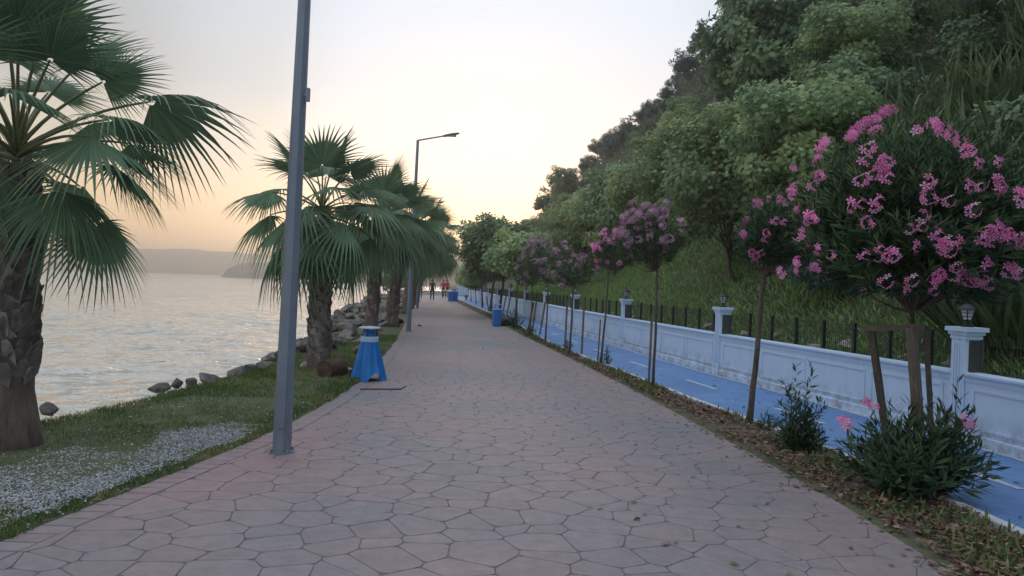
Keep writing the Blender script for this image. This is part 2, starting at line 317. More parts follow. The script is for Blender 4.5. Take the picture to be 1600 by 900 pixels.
sheet('ground', ysf, cols, gz, M['ground'])
cols = [off(RE, .004), off(RE, .1)] + [mixf(RE, KE, t) for t in (.3, .5, .7)] + [off(KE, -.12), off(KE, -.01)]
def vz(x, y, j): return -.01 if j in (0, len(cols) - 1) else .02 + .025 * nz(x, y, 2.0)
sheet('planting_strip', list(np.arange(-6, 60, .25)) + list(np.arange(60, 86, 5)), cols, vz, M['soil'])
sheet('bike_lane', list(np.arange(-12, 60, .5)) + list(np.arange(60, 86, 5)), [off(KE, .06), mixf(off(KE, .06), WE, .5), off(WE, .02)], lambda x, y, j: 0.0, M['blue_lane'])
sheet('path_slab', list(np.arange(-12, 60, .5)) + list(np.arange(60, 86, 5)), [LE, mixf(LE, RE, .5), RE], lambda x, y, j: -.002 if y < 66 else .006, M['joint'])
sheet('far_paving', list(np.arange(64.3, 86, 3)), [off(LE, .02), mixf(LE, RE, .5), off(RE, -.02)], lambda x, y, j: .012, M['far_path'])
# hillside behind the wall
ds = [.14, .4, .8, 1.2, 1.8, 2.5, 3.2, 4, 5, 6, 7, 8, 9, 10, 11, 12, 13, 14, 15, 16.5, 18, 21, 25, 32, 45, 70, 120, 250]
ysf2 = list(np.arange(-40, -12, 4)) + list(np.arange(-12, 60, 1)) + list(np.arange(60, 250, 4)) + list(np.arange(250, 501, 50))
sheet('hillside', ysf2, [off(WE, d) for d in ds], lambda x, y, j: hill(x, y) + (.03 if j < 2 else 0), M['hillg'])
# painted lines
def ribbon(name, f, w_, y0, y1, z, mat, step=.5, thick=.0):
    ys = np.arange(y0, y1 + 1e-6, step)
    return sheet(name, list(ys), [off(f, -w_ / 2), off(f, w_ / 2)], lambda x, y, j: z, mat)
ribbon('lane_edge_line', off(WE, -.10), .09, -6, 78, .004, M['white_line'])
mid = mixf(KE, WE, .48)
for y0 in list(np.arange(.6, 60, 3.05)):
    ribbon('lane_dash', mid, .085, y0, y0 + 1.15, .004, M['white_line'], step=.23)
def kerb():
    v = []; ys = list(np.arange(-6, 60, .5)) + list(np.arange(60, 90, 5)); b_ = MB()
    for y in ys:
        x = float(KE(y)); j = .004 * nz(x, y, 3)
        v += [(x - .03, y, -.03), (x - .03, y, .035 + j), (x - .02, y, .045 + j), (x + .05, y, .045 + j), (x + .065, y, .03 + j), (x + .065, y, -.03)]
    fs = [(i * 6 + k, (i + 1) * 6 + k, (i + 1) * 6 + k + 1, i * 6 + k + 1) for i in range(len(ys) - 1) for k in range(5)]
    b_.add(v, fs); return b_.build('kerb', M['kerb'], kind='structure')
kerb()

# ------------------------------------------------------------------ stamped paving stones (power diagram)
path = empty('paved_path', (0, 0, 0), 'wide promenade path of stamped pinkish grey stones', 'path')
path['kind'] = 'structure'; del path['category']
def clip(poly, nx_, ny_, c):
    out = []; n = len(poly)
    for i in range(n):
        a = poly[i]; b_ = poly[(i + 1) % n]; da = a[0] * nx_ + a[1] * ny_ - c; db = b_[0] * nx_ + b_[1] * ny_ - c
        if da <= 0: out.append(a)
        if (da < 0) != (db < 0) and da != db:
            t = da / (da - db); out.append((a[0] + (b_[0] - a[0]) * t, a[1] + (b_[1] - a[1]) * t))
    return out
seeds = []; y = 1.2; k = 0
BW = .24                                 # width of the border course
pr = random.Random(11)
while y < 66:
    x0 = float(LE(y)) + BW - .1; x1 = float(RE(y)) + .1; x = x0 + (k % 2) * .25
    while x < x1 + .2:
        seeds.append((x + pr.uniform(-.12, .12), y + pr.uniform(-.09, .09), pr.choice((0, .008, .025, .035)))); x += .345
    y += .25; k += 1
grid = {}
for i, s in enumerate(seeds): grid.setdefault((int(s[0] // 1), int(s[1] // 1)), []).append(i)
stones = []
for i, (sx, sy, sw) in enumerate(seeds):
    poly = [(sx - .8, sy - .8), (sx + .8, sy - .8), (sx + .8, sy + .8), (sx - .8, sy + .8)]
    gx, gy = int(sx // 1), int(sy // 1)
    for a in (-1, 0, 1):
        for b_ in (-1, 0, 1):
            for j in grid.get((gx + a, gy + b_), ()):
                if j == i: continue
                qx, qy, qw = seeds[j]; dx, dy = qx - sx, qy - sy; d2 = dx * dx + dy * dy
                if d2 > 1.7: continue
                dd = math.sqrt(d2); t = (d2 + sw - qw) / (2 * dd)
                nx_, ny_ = dx / dd, dy / dd
                poly = clip(poly, nx_, ny_, sx * nx_ + sy * ny_ + t)
                if len(poly) < 3: break
    if len(poly) < 3: continue
    cy = sum(p[1] for p in poly) / len(poly)
    xl, xr = float(LE(cy)) + BW, float(RE(cy)) - .01
    # local straight edges
    sl_ = (float(LE(cy + .5)) - float(LE(cy - .5))); n_ = math.hypot(1, sl_); poly = clip(poly, -1 / n_, sl_ / n_, (-(xl) + sl_ * cy) / n_)
    if len(poly) < 3: continue
    sr_ = (float(RE(cy + .5)) - float(RE(cy - .5))); n_ = math.hypot(1, sr_); poly = clip(poly, 1 / n_, -sr_ / n_, ((xr) - sr_ * cy) / n_)
    if len(poly) < 3: continue
    ar = abs(sum(poly[i_][0] * poly[(i_ + 1) % len(poly)][1] - poly[(i_ + 1) % len(poly)][0] * poly[i_][1] for i_ in range(len(poly)))) / 2
    if ar < .008: continue
    stones.append((cy, poly))
stones.sort(key=lambda s: s[0])
def stone_geo(poly, far=False, gap=.003, rnd=1):
    n = len(poly); pts = []
    cx = sum(p[0] for p in poly) / n; cy = sum(p[1] for p in poly) / n
    for _ in range(rnd):
        q = []
        for i in range(len(poly)):
            a, b_ = poly[i], poly[(i + 1) % len(poly)]
            t = .11
            q += [(a[0] + (b_[0] - a[0]) * t, a[1] + (b_[1] - a[1]) * t), (b_[0] + (a[0] - b_[0]) * t, b_[1] + (a[1] - b_[1]) * t)]
        poly = q
    def shr(g_):
        out = []
        for p in poly:
            dx, dy = p[0] - cx, p[1] - cy; r = max(math.hypot(dx, dy), 1e-4); s_ = max(0, 1 - g_ / r); out.append((cx + dx * s_, cy + dy * s_))
        return out
    n = len(poly); z = .0045 + pr.uniform(-.0005, .0005)
    if far: vs = [(x, y, z) for x, y in shr(gap * 1.2)]; return vs, [list(range(n))], z
    a = shr(gap); b_ = shr(gap + .0015); c_ = shr(gap + .005)
    vs = [(x, y, -.002) for x, y in a] + [(x, y, z - .0015) for x, y in b_] + [(x, y, z) for x, y in c_]
    fs = [[i, (i + 1) % n, n + (i + 1) % n, n + i] for i in range(n)] + [[n + i, n + (i + 1) % n, 2 * n + (i + 1) % n, 2 * n + i] for i in range(n)] + [[2 * n + i for i in range(n)]]
    return vs, fs, z
def ccw(poly):
    a = sum(poly[i][0] * poly[(i + 1) % len(poly)][1] - poly[(i + 1) % len(poly)][0] * poly[i][1] for i in range(len(poly)))
    return poly if a > 0 else poly[::-1]
cnt = 0; rest = MB()
for cy, poly in stones:
    poly = ccw(poly)
    if cy > 3.4 and cnt < 290:
        vs, fs, _ = stone_geo(poly, rnd=2 if cy < 9 else 1); cx0 = vs[0][0]; mb = MB(); mb.add([(v[0] - cx0, v[1] - cy, v[2]) for v in vs], fs)
        o = mb.build('paving_stone', M['stone'], path, smooth=False); o.location = (cx0, cy, 0); cnt += 1
    else:
        vs, fs, _ = stone_geo(poly, far=cy > 14, gap=.002 if cy < 20 else .002); rest.add(vs, fs)
rest.build('distant_paving_stones', M['stone'], path, kind='stuff')
# border course along the verge
y = 2.4; nb = 0; restb = MB()
while y < 60:
    hgt = .155; a0, a1 = float(LE(y)), float(LE(y + hgt))
    g_ = .006
    poly = [(a0 + .015, y + g_), (a0 + BW - .008, y + g_), (a1 + BW - .008, y + hgt - g_), (a1 + .015, y + hgt - g_)]
    if y < 15:
        vs, fs, _ = stone_geo(poly, rnd=0, gap=0); mb = MB(); mb.add([(v[0] - a0, v[1] - y, v[2]) for v in vs], fs); o = mb.build('border_brick', M['stone'], path); o.location = (a0, y, 0)
    else:
        vs, fs, _ = stone_geo(poly, far=True, rnd=0, gap=0); restb.add(vs, fs)
    y += hgt
restb.build('distant_border_bricks', M['stone'], path, kind='stuff')

# ------------------------------------------------------------------ scattering
def frames(D, U):
    D = D / np.linalg.norm(D, axis=1, keepdims=True)
    X_ = np.cross(D, U); X_ /= np.maximum(np.linalg.norm(X_, axis=1, keepdims=True), 1e-6)
    Z_ = np.cross(X_, D); return X_, D, Z_
def scatter(TV, TF, Pn, D, U, Sc, rs=None, tint=None):
    """template with its axis along +Y and normal +Z ; returns V, F, tint"""
    X_, Y_, Z_ = frames(D, U)
    n = len(Pn); k = len(TV)
    Sc = np.asarray(Sc).reshape(n, 1, 1)
    V = (TV[None, :, 0:1] * X_[:, None, :] + TV[None, :, 1:2] * Y_[:, None, :] + TV[None, :, 2:3] * Z_[:, None, :]) * Sc + Pn[:, None, :]
    F = (TF[None] + (np.arange(n) * k)[:, None, None]).reshape(-1, TF.shape[1])
    t = np.repeat(tint if tint is not None else rng.random(n), k)
    return V.reshape(-1, 3), F, t
def cat_(parts):
    Vs, Fs, Ts = [], [], []; b_ = 0
    for V, F, t in parts:
        Vs.append(V); Fs.append(F + b_); Ts.append(t); b_ += len(V)
    return np.concatenate(Vs), np.concatenate(Fs), np.concatenate(Ts)
LANCE = (np.array([(0, 0, 0), (.085, .45, .012), (0, 1, -.05), (-.085, .45, .012), (0, .45, -.012)]), np.array([(0, 1, 4), (1, 2, 4), (2, 3, 4), (3, 0, 4)]))
BLADE = (np.array([(-.05, 0, 0), (.05, 0, 0), (.035, .5, .03), (-.035, .5, .03), (0, 1, -.08)]), np.array([(0, 1, 2), (0, 2, 3), (3, 2, 4)]))
LONGB = (np.array([(-.014, 0, 0), (.014, 0, 0), (.02, .4, .0), (-.02, .4, .0), (.014, .75, -.09), (-.014, .75, -.09), (0, 1, -.26)]), np.array([(0, 1, 2), (0, 2, 3), (3, 2, 4), (3, 4, 5), (5, 4, 6)]))
st_ = []
for a, r in ((-170, .12), (-120, .42), (-85, .24), (-50, .55), (-22, .34), (0, .62), (22, .34), (50, .55), (85, .24), (120, .42), (170, .12)):
    st_.append((math.sin(R_(a)) * r, .38 + math.cos(R_(a)) * r, -.25 * (math.sin(R_(a)) * r) ** 2 - .08 * max(0, math.cos(R_(a)) * r)))
STAR = (np.array([(0, .38, .02)] + st_), np.array([(0, i + 2, i + 1) for i in range(10)] + [(0, 1, 11)]))
OVAL = (np.array([(0, 0, 0), (.26, .35, .03), (.2, .75, 0), (0, 1, -.06), (-.2, .75, 0), (-.26, .35, .03)]), np.array([(0, 1, 5), (1, 2, 5), (5, 2, 4), (2, 3, 4)]))
FLW = []
_fv = [(0, 0, -.01)]; _ff = []
for k in range(5):
    a = k * 72; b0 = len(_fv)
    _fv += [(math.sin(R_(a - 20)) * .85, math.cos(R_(a - 20)) * .85, .12), (math.sin(R_(a + 4)) * 1.05, math.cos(R_(a + 4)) * 1.05, .05), (math.sin(R_(a + 21)) * .8, math.cos(R_(a + 21)) * .8, .14)]
    _ff += [(0, b0, b0 + 1), (0, b0 + 1, b0 + 2)]
FLOWER = (np.array(_fv), np.array(_ff))
def unit(n, r=rng):
    v = r.normal(size=(n, 3)); return v / np.linalg.norm(v, axis=1, keepdims=True)

# ------------------------------------------------------------------ verge grass, pebbles, litter
def gravel_mask(x, y):
    # pale pebble patches between path and palm
    c = ((x + 3.62 - .10 * (y - 5.6)) / .78) ** 2 + ((y - 5.6) / 1.35) ** 2
    c2 = ((x + 3.0) / .42) ** 2 + ((y - 7.4) / 1.0) ** 2
    return min(c, c2) + .75 * nz(x, y, 1.5, 9) + .6 * nz(x, y, 5, 2) + .25 * nz(x, y, 12, 4)
def bare(x, y): return nz(x, y, .9, 20) + .5 * nz(x, y, 3.2, 8)
pts = []
r2 = np.random.default_rng(21)
def verge_pts(n, y0, y1, pw):
    y = y0 + (y1 - y0) * r2.random(n) ** pw; a = SH(y) - .45; b_ = LE(y) + .03; x = a + (b_ - a) * r2.random(n); return x, y
x, y = verge_pts(190000, 3.2, 22, 1.5)
keep = []
for xx, yy in zip(x, y):
    gm = gravel_mask(xx, yy); e = float(LE(yy)) - xx
    if e < .03 and nz(xx, yy, 4, 1) < .0: keep.append(False); continue
    if e < .18: keep.append(r2.random() < .8); continue
    if gm < .62: keep.append(r2.random() < .07); continue
    if gm < 1.1: keep.append(r2.random() < .38); continue
    keep.append(r2.random() < (.9 if bare(xx, yy) > -.3 else .3) * (1 if yy < 13.5 or xx > float(SH(yy)) + 1.2 else .3))
keep = np.array(keep); x, y = x[keep], y[keep]; n = len(x)
z = np.where(x < SH(y), (x - SH(y)) * .75 - .04, .0)
Pn = np.stack([x, y, z], 1); D = np.stack([r2.normal(0, .5, n), r2.normal(0, .5, n), np.ones(n)], 1); U = unit(n, r2)
sc = r2.uniform(.025, .062, n) * (1 + .5 * (y > 10)); t = np.clip(r2.normal(.5, .22, n) + np.array([.35 if bare(a, b_) < -.05 else 0 for a, b_ in zip(x, y)]), 0, 1)
V, F, T = scatter(BLADE[0] * np.array((2.0, 1, 1)), BLADE[1], Pn, D, U, sc, tint=t)
tag(link('grass', npmesh('grass', V, F, T), M['grass'], kind='stuff'), 'patchy green grass verge between path and shore', 'grass')
# weeds in the gravel and at the kerb: broad small leaves
def weed(n, fx):
    Pn = np.array([fx() for _ in range(n)]); return Pn
PB = (np.array([(-.5, -.4, 0), (.45, -.45, 0), (.55, .35, 0), (-.35, .5, 0), (-.3, -.2, .4), (.25, -.25, .42), (.3, .2, .38), (-.2, .28, .45)]), np.array([(0, 1, 5, 4), (1, 2, 6, 5), (2, 3, 7, 6), (3, 0, 4, 7), (4, 5, 6, 7)]))
x, y = verge_pts(110000, 3.4, 10.5, 1.2); k_ = np.array([gravel_mask(a, b_) + r2.normal(0, .25) < .85 and (float(LE(b_)) - a) > .10 + .08 * nz(a, b_, 2) or r2.random() < .015 for a, b_ in zip(x, y)])
x, y = x[k_], y[k_]; n = len(x); Pn = np.stack([x, y, .012 + .02 * r2.random(n)], 1); D = np.stack([r2.normal(0, 1, n), r2.normal(0, 1, n), r2.normal(0, .25, n)], 1)
V, F, T = scatter(PB[0], PB[1], Pn, D, np.tile((0, 0, 1.), (n, 1)), r2.uniform(.008, .013, n) * (1 + 1.1 * r2.random(n) ** 4))
tag(link('gravel', npmesh('gravel', V, F, T), M['pebble'], kind='stuff'), 'pale grey pebble patch in the grass verge', 'gravel')
# leaf litter on the planting strip
def strip_pts(n, y0, y1, pw, lo=-.12, hi=.97):
    y = y0 + (y1 - y0) * r2.random(n) ** pw; a = RE(y); b_ = KE(y) - .03; x = a + (b_ - a) * (lo + (hi - lo) * r2.random(n)); return x, y
x, y = strip_pts(24000, 3.2, 26, 1.7)
k_ = np.array([(.55 + nz(a, b_, 1.6, 3) > r2.random() * 1.05) and (a > float(RE(b_)) + .02 or r2.random() < .16) for a, b_ in zip(x, y)]); x, y = x[k_], y[k_]; n = len(x)
Pn = np.stack([x, y, .035 + .03 * r2.random(n)], 1); Pn[x < RE(y), 2] = .014
D = np.stack([r2.normal(0, 1, n), r2.normal(0, 1, n), r2.normal(0, .22, n)], 1); D[x < RE(y), 2] = 0
m_ = 420; ys_ = 4 + 26 * r2.random(m_) ** 1.3; side_ = r2.random(m_) < .6
xs_ = np.where(side_, KE(ys_) + .1 + (WE(ys_) - KE(ys_) - .15) * r2.random(m_), RE(ys_) - .02 - 2.2 * r2.random(m_) ** 3)
Pn = np.concatenate([Pn, np.stack([xs_, ys_, np.full(m_, .016)], 1)]); D = np.concatenate([D, np.stack([r2.normal(0, 1, m_), r2.normal(0, 1, m_), np.zeros(m_)], 1)]); n += m_
V, F, T = scatter(LANCE[0] * np.array((2.6, 1, 2.2)), LANCE[1], Pn, D, np.stack([r2.normal(0, .35, n), r2.normal(0, .35, n), np.ones(n)], 1), r2.uniform(.03, .085, n))
tag(link('leaf_litter', npmesh('leaf_litter', V, F, T), M['litter'], kind='stuff'), 'dry brown fallen leaves under the oleanders', 'leaves')
# loose weeds on the strip
x, y = strip_pts(9000, 4, 40, 1.4, .1, 1.0); k_ = np.array([nz(a, b_, 1.1, 13) > .12 for a, b_ in zip(x, y)]); x, y = x[k_], y[k_]; n = len(x)
V, F, T = scatter(BLADE[0] * np.array((2.4, 1, 1)), BLADE[1], np.stack([x, y, np.full(n, .02)], 1), np.stack([r2.normal(0, .6, n), r2.normal(0, .6, n), np.ones(n)], 1), unit(n, r2), r2.uniform(.04, .12, n))
tag(link('strip_weeds', npmesh('strip_weeds', V, F, T), M['grass'], kind='stuff'), 'small green weeds along the planting strip', 'weeds')
# fallen leaves lying singly on the paving and the lane
def leaf_on(px, py, mat, lab, s=.07):
    p = G(px, py, .013 if px < 1290 else .003); a = random.uniform(0, 6)
    TV = LANCE[0] * np.array((3.2, 1, 3)); V = np.array([(v[0] * math.cos(a) - v[1] * math.sin(a), v[0] * math.sin(a) + v[1] * math.cos(a), abs(v[2]) + .002) for v in TV]) * s
    o = link('fallen_leaf', npmesh('fallen_leaf', V, LANCE[1], np.full(5, .45 if mat == 'litter' else .6)), M[mat]); o.location = p
    tag(o, lab, 'leaf')
leaf_on(1046, 850, 'litter', 'small orange-brown leaf on the near paving stones')
leaf_on(1156, 883, 'grass', 'yellowish green leaf on paving near bottom edge')
leaf_on(1148, 820, 'litter', 'dry leaf on paving left of the litter strip', .06)
leaf_on(1250, 762, 'litter', 'dark curled leaf on paving beside the big oleander bush', .09)
leaf_on(1583, 752, 'litter', 'dark leaf on the blue lane at right edge', .09)
leaf_on(1560, 742, 'litter', 'thin dark leaf on the blue lane beyond the dark one', .08)

# ------------------------------------------------------------------ hillside cover
r3 = np.random.default_rng(5)
def hill_pts(n, d0, d1, y0, y1, pw=1.3):
    y = y0 + (y1 - y0) * r3.random(n) ** pw; d = d0 + (d1 - d0) * r3.random(n); x = WE(y) + d
    z = np.array([hill(a, b_) for a, b_ in zip(x, y)]); return np.stack([x, y, z], 1)
Pn = hill_pts(60000, .2, 5.5, 3, 60, 1.25); n = len(Pn)
D = np.stack([r3.normal(-.5, .5, n), r3.normal(-.2, .5, n), np.ones(n)], 1)
V, F, T = scatter(BLADE[0] * np.array((2.2, 1, 1)), BLADE[1], Pn, D, unit(n, r3) * .6 + np.array((-.6, -.5, .5)), r3.uniform(.07, .2, n), tint=np.clip(r3.normal(.5, .25, n), 0, 1))
tag(link('slope_grass', npmesh('slope_grass', V, F, T), M['hgrass'], kind='stuff'), 'long green grass on the bank behind the wall fence', 'grass')
Pn = hill_pts(90000, 4.2, 22, -5, 175, 1.35); n = len(Pn); Pn[:, 2] += r3.random(n) ** 2 * .8
D = np.stack([r3.normal(-.8, .8, n), r3.normal(-.3, .8, n), r3.normal(.3, .7, n)], 1)
V, F, T = scatter(OVAL[0], OVAL[1], Pn, D, np.stack([r3.normal(-.5, .6, n), r3.normal(-.2, .6, n), np.ones(n)], 1), r3.uniform(.12, .3, n), tint=np.clip(r3.normal(.35, .25, n), 0, 1))
tag(link('hillside_scrub', npmesh('hillside_scrub', V, F, T), M['leaf_mid'], kind='stuff'), 'low green scrub covering the steep hillside', 'scrub')
Pn = hill_pts(15000, 6, 20, 6, 120, 1.2); n = len(Pn)
D = np.stack([r3.normal(-.5, .5, n), r3.normal(0, .5, n), np.ones(n)], 1)
V, F, T = scatter(LONGB[0], LONGB[1], Pn, D, np.stack([r3.normal(-.5, .6, n), r3.normal(-.2, .6, n), np.full(n, .3)], 1), r3.uniform(.35, .9, n))
tag(link('dry_hill_grass', npmesh('dry_hill_grass', V, F, T), M['dry'], kind='stuff'), 'tall pale dry grass between bushes up the hillside', 'grass')

# ------------------------------------------------------------------ tree prototypes
class Proto: pass
def leaf_tree(seed, H, rad, trunk_h, tmpl, mat, nleaf, lsize, nclump, clump_r=.5, flat=1.0, trunk_r=.06, droop=.15, hole=.0, branches=True, spiky=0.0):
    r = np.random.default_rng(seed); p = Proto()
    cc = np.array((0, 0, trunk_h + (H - trunk_h) * .5)); rz = (H - trunk_h) * .5
    u = unit(nclump, r); k = r.random(nclump) ** .45
    sil = 1 + .32 * np.array([noise.noise(Vector((a * 1.7 + seed, b_ * 1.7, c_ * 1.7))) for a, b_, c_ in u])
    C = cc + u * (k * sil)[:, None] * np.array((rad, rad, rz * flat)) * .88
    cr_ = clump_r * r.uniform(.55, 1.25, nclump)
    ci = r.choice(nclump, nleaf, p=cr_ ** 2 / (cr_ ** 2).sum())
    o = unit(nleaf, r); rr_ = r.random(nleaf) ** .4
    Pn = C[ci] + o * (cr_[ci] * rr_)[:, None] * np.array((1, 1, .7))
    D = o * .8 + r.normal(0, .5, (nleaf, 3)) + (C[ci] - cc) * .25 / rad; D[:, 2] -= droop
    if spiky: D[:, 2] += spiky
    cu = (C[ci] - cc); cu = cu / np.linalg.norm(cu, axis=1, keepdims=True)
    U = o * .6 + cu * .7 + r.normal(0, .38, (nleaf, 3)) + np.array((0, 0, .45))
    sg = np.sign((np.cross(np.cross(D, U), D) * U).sum(1)); D = D - U * ((D * U).sum(1) / (U * U).sum(1))[:, None] * .7
    # clump-wise hue
    t = np.clip(r.normal(.45, .17, nleaf) + r.normal(0, .22, nclump)[ci] + .12 * rr_, 0, 1)
    V, F, T = scatter(tmpl[0], tmpl[1], Pn, D, U, lsize * r.uniform(.6, 1.25, nleaf), tint=t)
    p.foliage = npmesh('crown', V, F, T); p.foliage.materials.append(mat)
    mb = MB(); lean = r.normal(0, .05 * H, 2)
    top = Vector((lean[0], lean[1], trunk_h + (H - trunk_h) * .55))
    mb.tube([(0, 0, -.15), (lean[0] * .2, lean[1] * .2, trunk_h * .5), (lean[0] * .5, lean[1] * .5, trunk_h), top], [trunk_r * 1.25, trunk_r, trunk_r * .8, trunk_r * .3], 7)
    if branches:
        for i in r.choice(nclump, min(nclump, 26), replace=False):
            s_ = Vector((lean[0] * .5, lean[1] * .5, trunk_h)).lerp(top, r.uniform(0, .8)); e = Vector(C[i]); md = s_.lerp(e, .5) + Vector((0, 0, -.06 * H * r.random()))
            mb.tube([s_, md, e], [trunk_r * .4, trunk_r * .25, trunk_r * .08], 5, cap=False)
    p.trunk = mb.mesh('trunk', True); p.trunk.materials.append(M['bark'])
    return p
def plant(p, name, loc, label, cat, group=None, s=1.0, rz=None, sz=None):
    e = empty(name, loc, label, cat, group, rz if rz is not None else random.uniform(0, 6.28)); e.scale = (s, s, sz or s)
    if getattr(p, 'trunk', None): link('trunk', p.trunk, parent=e)
    if getattr(p, 'foliage', None): link('crown', p.foliage, parent=e, kind='stuff')
    return e
def reed(seed, n, H, spread, mat, tm=LONGB):
    r = np.random.default_rng(seed); p = Proto()
    a = r.uniform(0, 6.28, n); rr_ = r.random(n) ** .6 * spread * .45
    base = np.stack([np.cos(a) * rr_, np.sin(a) * rr_, np.zeros(n)], 1)
    D = np.stack([np.cos(a) * rr_ * 1.3 + r.normal(0, .25, n), np.sin(a) * rr_ * 1.3 + r.normal(0, .25, n), np.ones(n)], 1)
    ns = n // 6; parts = []
    # stems with long arching leaves along them
    for i in range(ns):
        d = D[i] / np.linalg.norm(D[i]); m_ = 14; h_ = r.uniform(.25, 1, m_) * H * r.uniform(.7, 1)
        Pn = base[i] + d * h_[:, None]; aa = r.uniform(0, 6.28, m_)
        DD = d * r.uniform(.5, 1.2, m_)[:, None] + np.stack([np.cos(aa), np.sin(aa), np.zeros(m_)], 1) * .8
        parts.append(scatter(tm[0] * np.array((1.6, 1, 1)), tm[1], Pn, DD, np.tile((0, 0, 1.), (m_, 1)) + r.normal(0, .1, (m_, 3)), r.uniform(.28, .55, m_), tint=np.clip(r.normal(.55, .2, m_), 0, 1)))
    parts.append(scatter(tm[0], tm[1], base, D, np.stack([np.cos(a), np.sin(a), np.full(n, .2)], 1), H * r.uniform(.5, 1.0, n), tint=np.clip(r.normal(.45, .2, n), 0, 1)))
    V, F, T = cat_(parts); p.foliage = npmesh('leaves', V, F, T); p.foliage.materials.append(mat); return p

broad = [leaf_tree(31, 6.2, 2.1, .5, STAR, M['leaf_light'], 15000, .165, 70, .62, trunk_r=.09),
         leaf_tree(32, 5.2, 2.2, .4, STAR, M['leaf_light'], 14000, .16, 64, .62, trunk_r=.08),
         leaf_tree(33, 4.2, 1.7, 1.2, STAR, M['leaf_light'], 9000, .155, 44, .55, trunk_r=.06)]
midt = [leaf_tree(41, 4.6, 1.7, 1.3, OVAL, M['leaf_mid'], 8000, .17, 46, .5, trunk_r=.06), leaf_tree(42, 4.2, 1.6, 1.5, OVAL, M['leaf_light'], 7000, .16, 40, .48, trunk_r=.05)]
dark = [leaf_tree(51, 4.5, 1.6, .8, OVAL, M['leaf_dark'], 4200, .20, 44, .42, trunk_r=.06, droop=0), leaf_tree(52, 3.8, 1.5, .6, OVAL, M['leaf_dark'], 4200, .18, 40, .42, trunk_r=.05, droop=0)]
shrub = [leaf_tree(61, 2.0, 1.2, .1, OVAL, M['leaf_mid'], 3600, .15, 30, .42, trunk_r=.03), leaf_tree(62, 1.7, 1.3, .1, OVAL, M['leaf_dark'], 3600, .14, 30, .42, trunk_r=.03),
         leaf_tree(63, 1.8, 1.2, .1, STAR, M['leaf_light'], 2200, .17, 26, .42, trunk_r=.03), leaf_tree(64, 2.2, 1.4, .1, LANCE, M['leaf_mid'], 5000, .30, 30, .45, trunk_r=.03, spiky=.5)]
reeds = [reed(71, 260, 2.2, 1.6, M['reed']), reed(72, 220, 1.7, 1.3, M['reed']), reed(73, 220, 1.5, 1.3, M['dry'])]

def zone(x, y):
    d = x - float(WE(y))
    a = 'nearest the camera' if y < 16 else 'behind the largest oleander' if y < 26 else 'above the grassy bank' if y < 42 else 'midway along the wall' if y < 62 else 'towards the far wall end' if y < 90 else 'where the hill runs down to the far end'
    b_ = 'low' if d < 7 else 'halfway up' if d < 10.5 else 'high up'
    return b_ + ' ' + a
def on_hill(x, y): return Vector((x, y, hill(x, y) - .05))
def at_px(px, Y): return float(P(px, 440, Y).x)
# key trees beyond the fence, (px, Y, proto, scale, label)
key = [
 (1255, 17.5, broad[0], .86, 'large light green broad-leaved tree on the bank right of centre behind two oleanders'),
 (1135, 20.5, broad[1], 1.0, 'full light green tree on the bank behind the thin pink oleander stem'),
 (1200, 25.0, midt[0], 1.45, 'tall light green tree higher up behind the big bank tree'),
 (1075, 27.0, broad[1], .95, 'round light green tree beyond the grassy bank, left of the fullest one'),
 (1320, 21.0, broad[0], .80, 'yellow-green tree crown above the largest oleander'),
 (1010, 31.0, broad[2], 1.15, 'light green tree behind the crimson-topped oleander'),
 (960, 36.0, midt[0], 1.25, 'wide green tree on the bank behind the mauve oleander row'),
 (915, 42.0, broad[1], 1.0, 'spreading pale green tree on the bank, further along the fence'),
 (1095, 15.6, shrub[1], .8, 'dark shaded bush at the foot of the bank trees'),
 (885, 50.0, broad[0], .72, 'pale green bank tree above the paired fence pillars'),
 (855, 58.0, broad[1], .8, 'far light green bank tree below the brown cliff corner'),
 (835, 68.0, broad[0], .62, 'distant bank tree where the hill foot meets the row trees'),
]
for px, Y, p, s, lab in key:
    x = at_px(px, Y); x = max(x, float(WE(Y)) + 1.6 + 1.2 * s)
    plant(p, 'broadleaf_tree' if p in broad + midt else 'shrub', on_hill(x, Y), lab, 'tree' if p in broad + midt else 'bush', s=s)
# skyline and slope plants
rs = random.Random(99)
occ = []
def free(x, y, r):
    for a, b_, c_ in occ:
        if (a - x) ** 2 + (b_ - y) ** 2 < (r + c_) ** 2 * .5: return False
    occ.append((x, y, r)); return True
labs = {'dark': ('dark leafy tree in the line along the steep hill skyline', 'tree', 'dark trees on the hill skyline'),
        'mid': ('green bushy tree growing up the steep hillside', 'tree', 'trees up the hillside'),
        'shrub': ('rounded green shrub on the steep hillside slope', 'bush', 'shrubs on the hillside'),
        'reed': ('tall tufted clump of arching reed-like grass on the hillside', 'reed clump', 'reed clumps on the hillside'),
        'dry': ('tall pale feathery dry grass clump on the hillside', 'grass clump', 'dry clumps on the hillside')}
c1 = 0
for _ in range(1500):
    y = 30 + rs.random() ** 1.2 * 80; d = rs.uniform(10.5, 15.5); x = float(WE(y)) + d
    if not free(x, y, 1.5): continue
    l = labs['dark']; zz_ = zone(x, y); l = ('dark skyline tree, ' + zz_, 'tree', 'dark skyline trees, ' + zz_); plant(rs.choice(dark), 'dark_tree', on_hill(x, y), *l, s=rs.uniform(.5, .85)); c1 += 1
    if c1 >= 46: break
c1 = 0
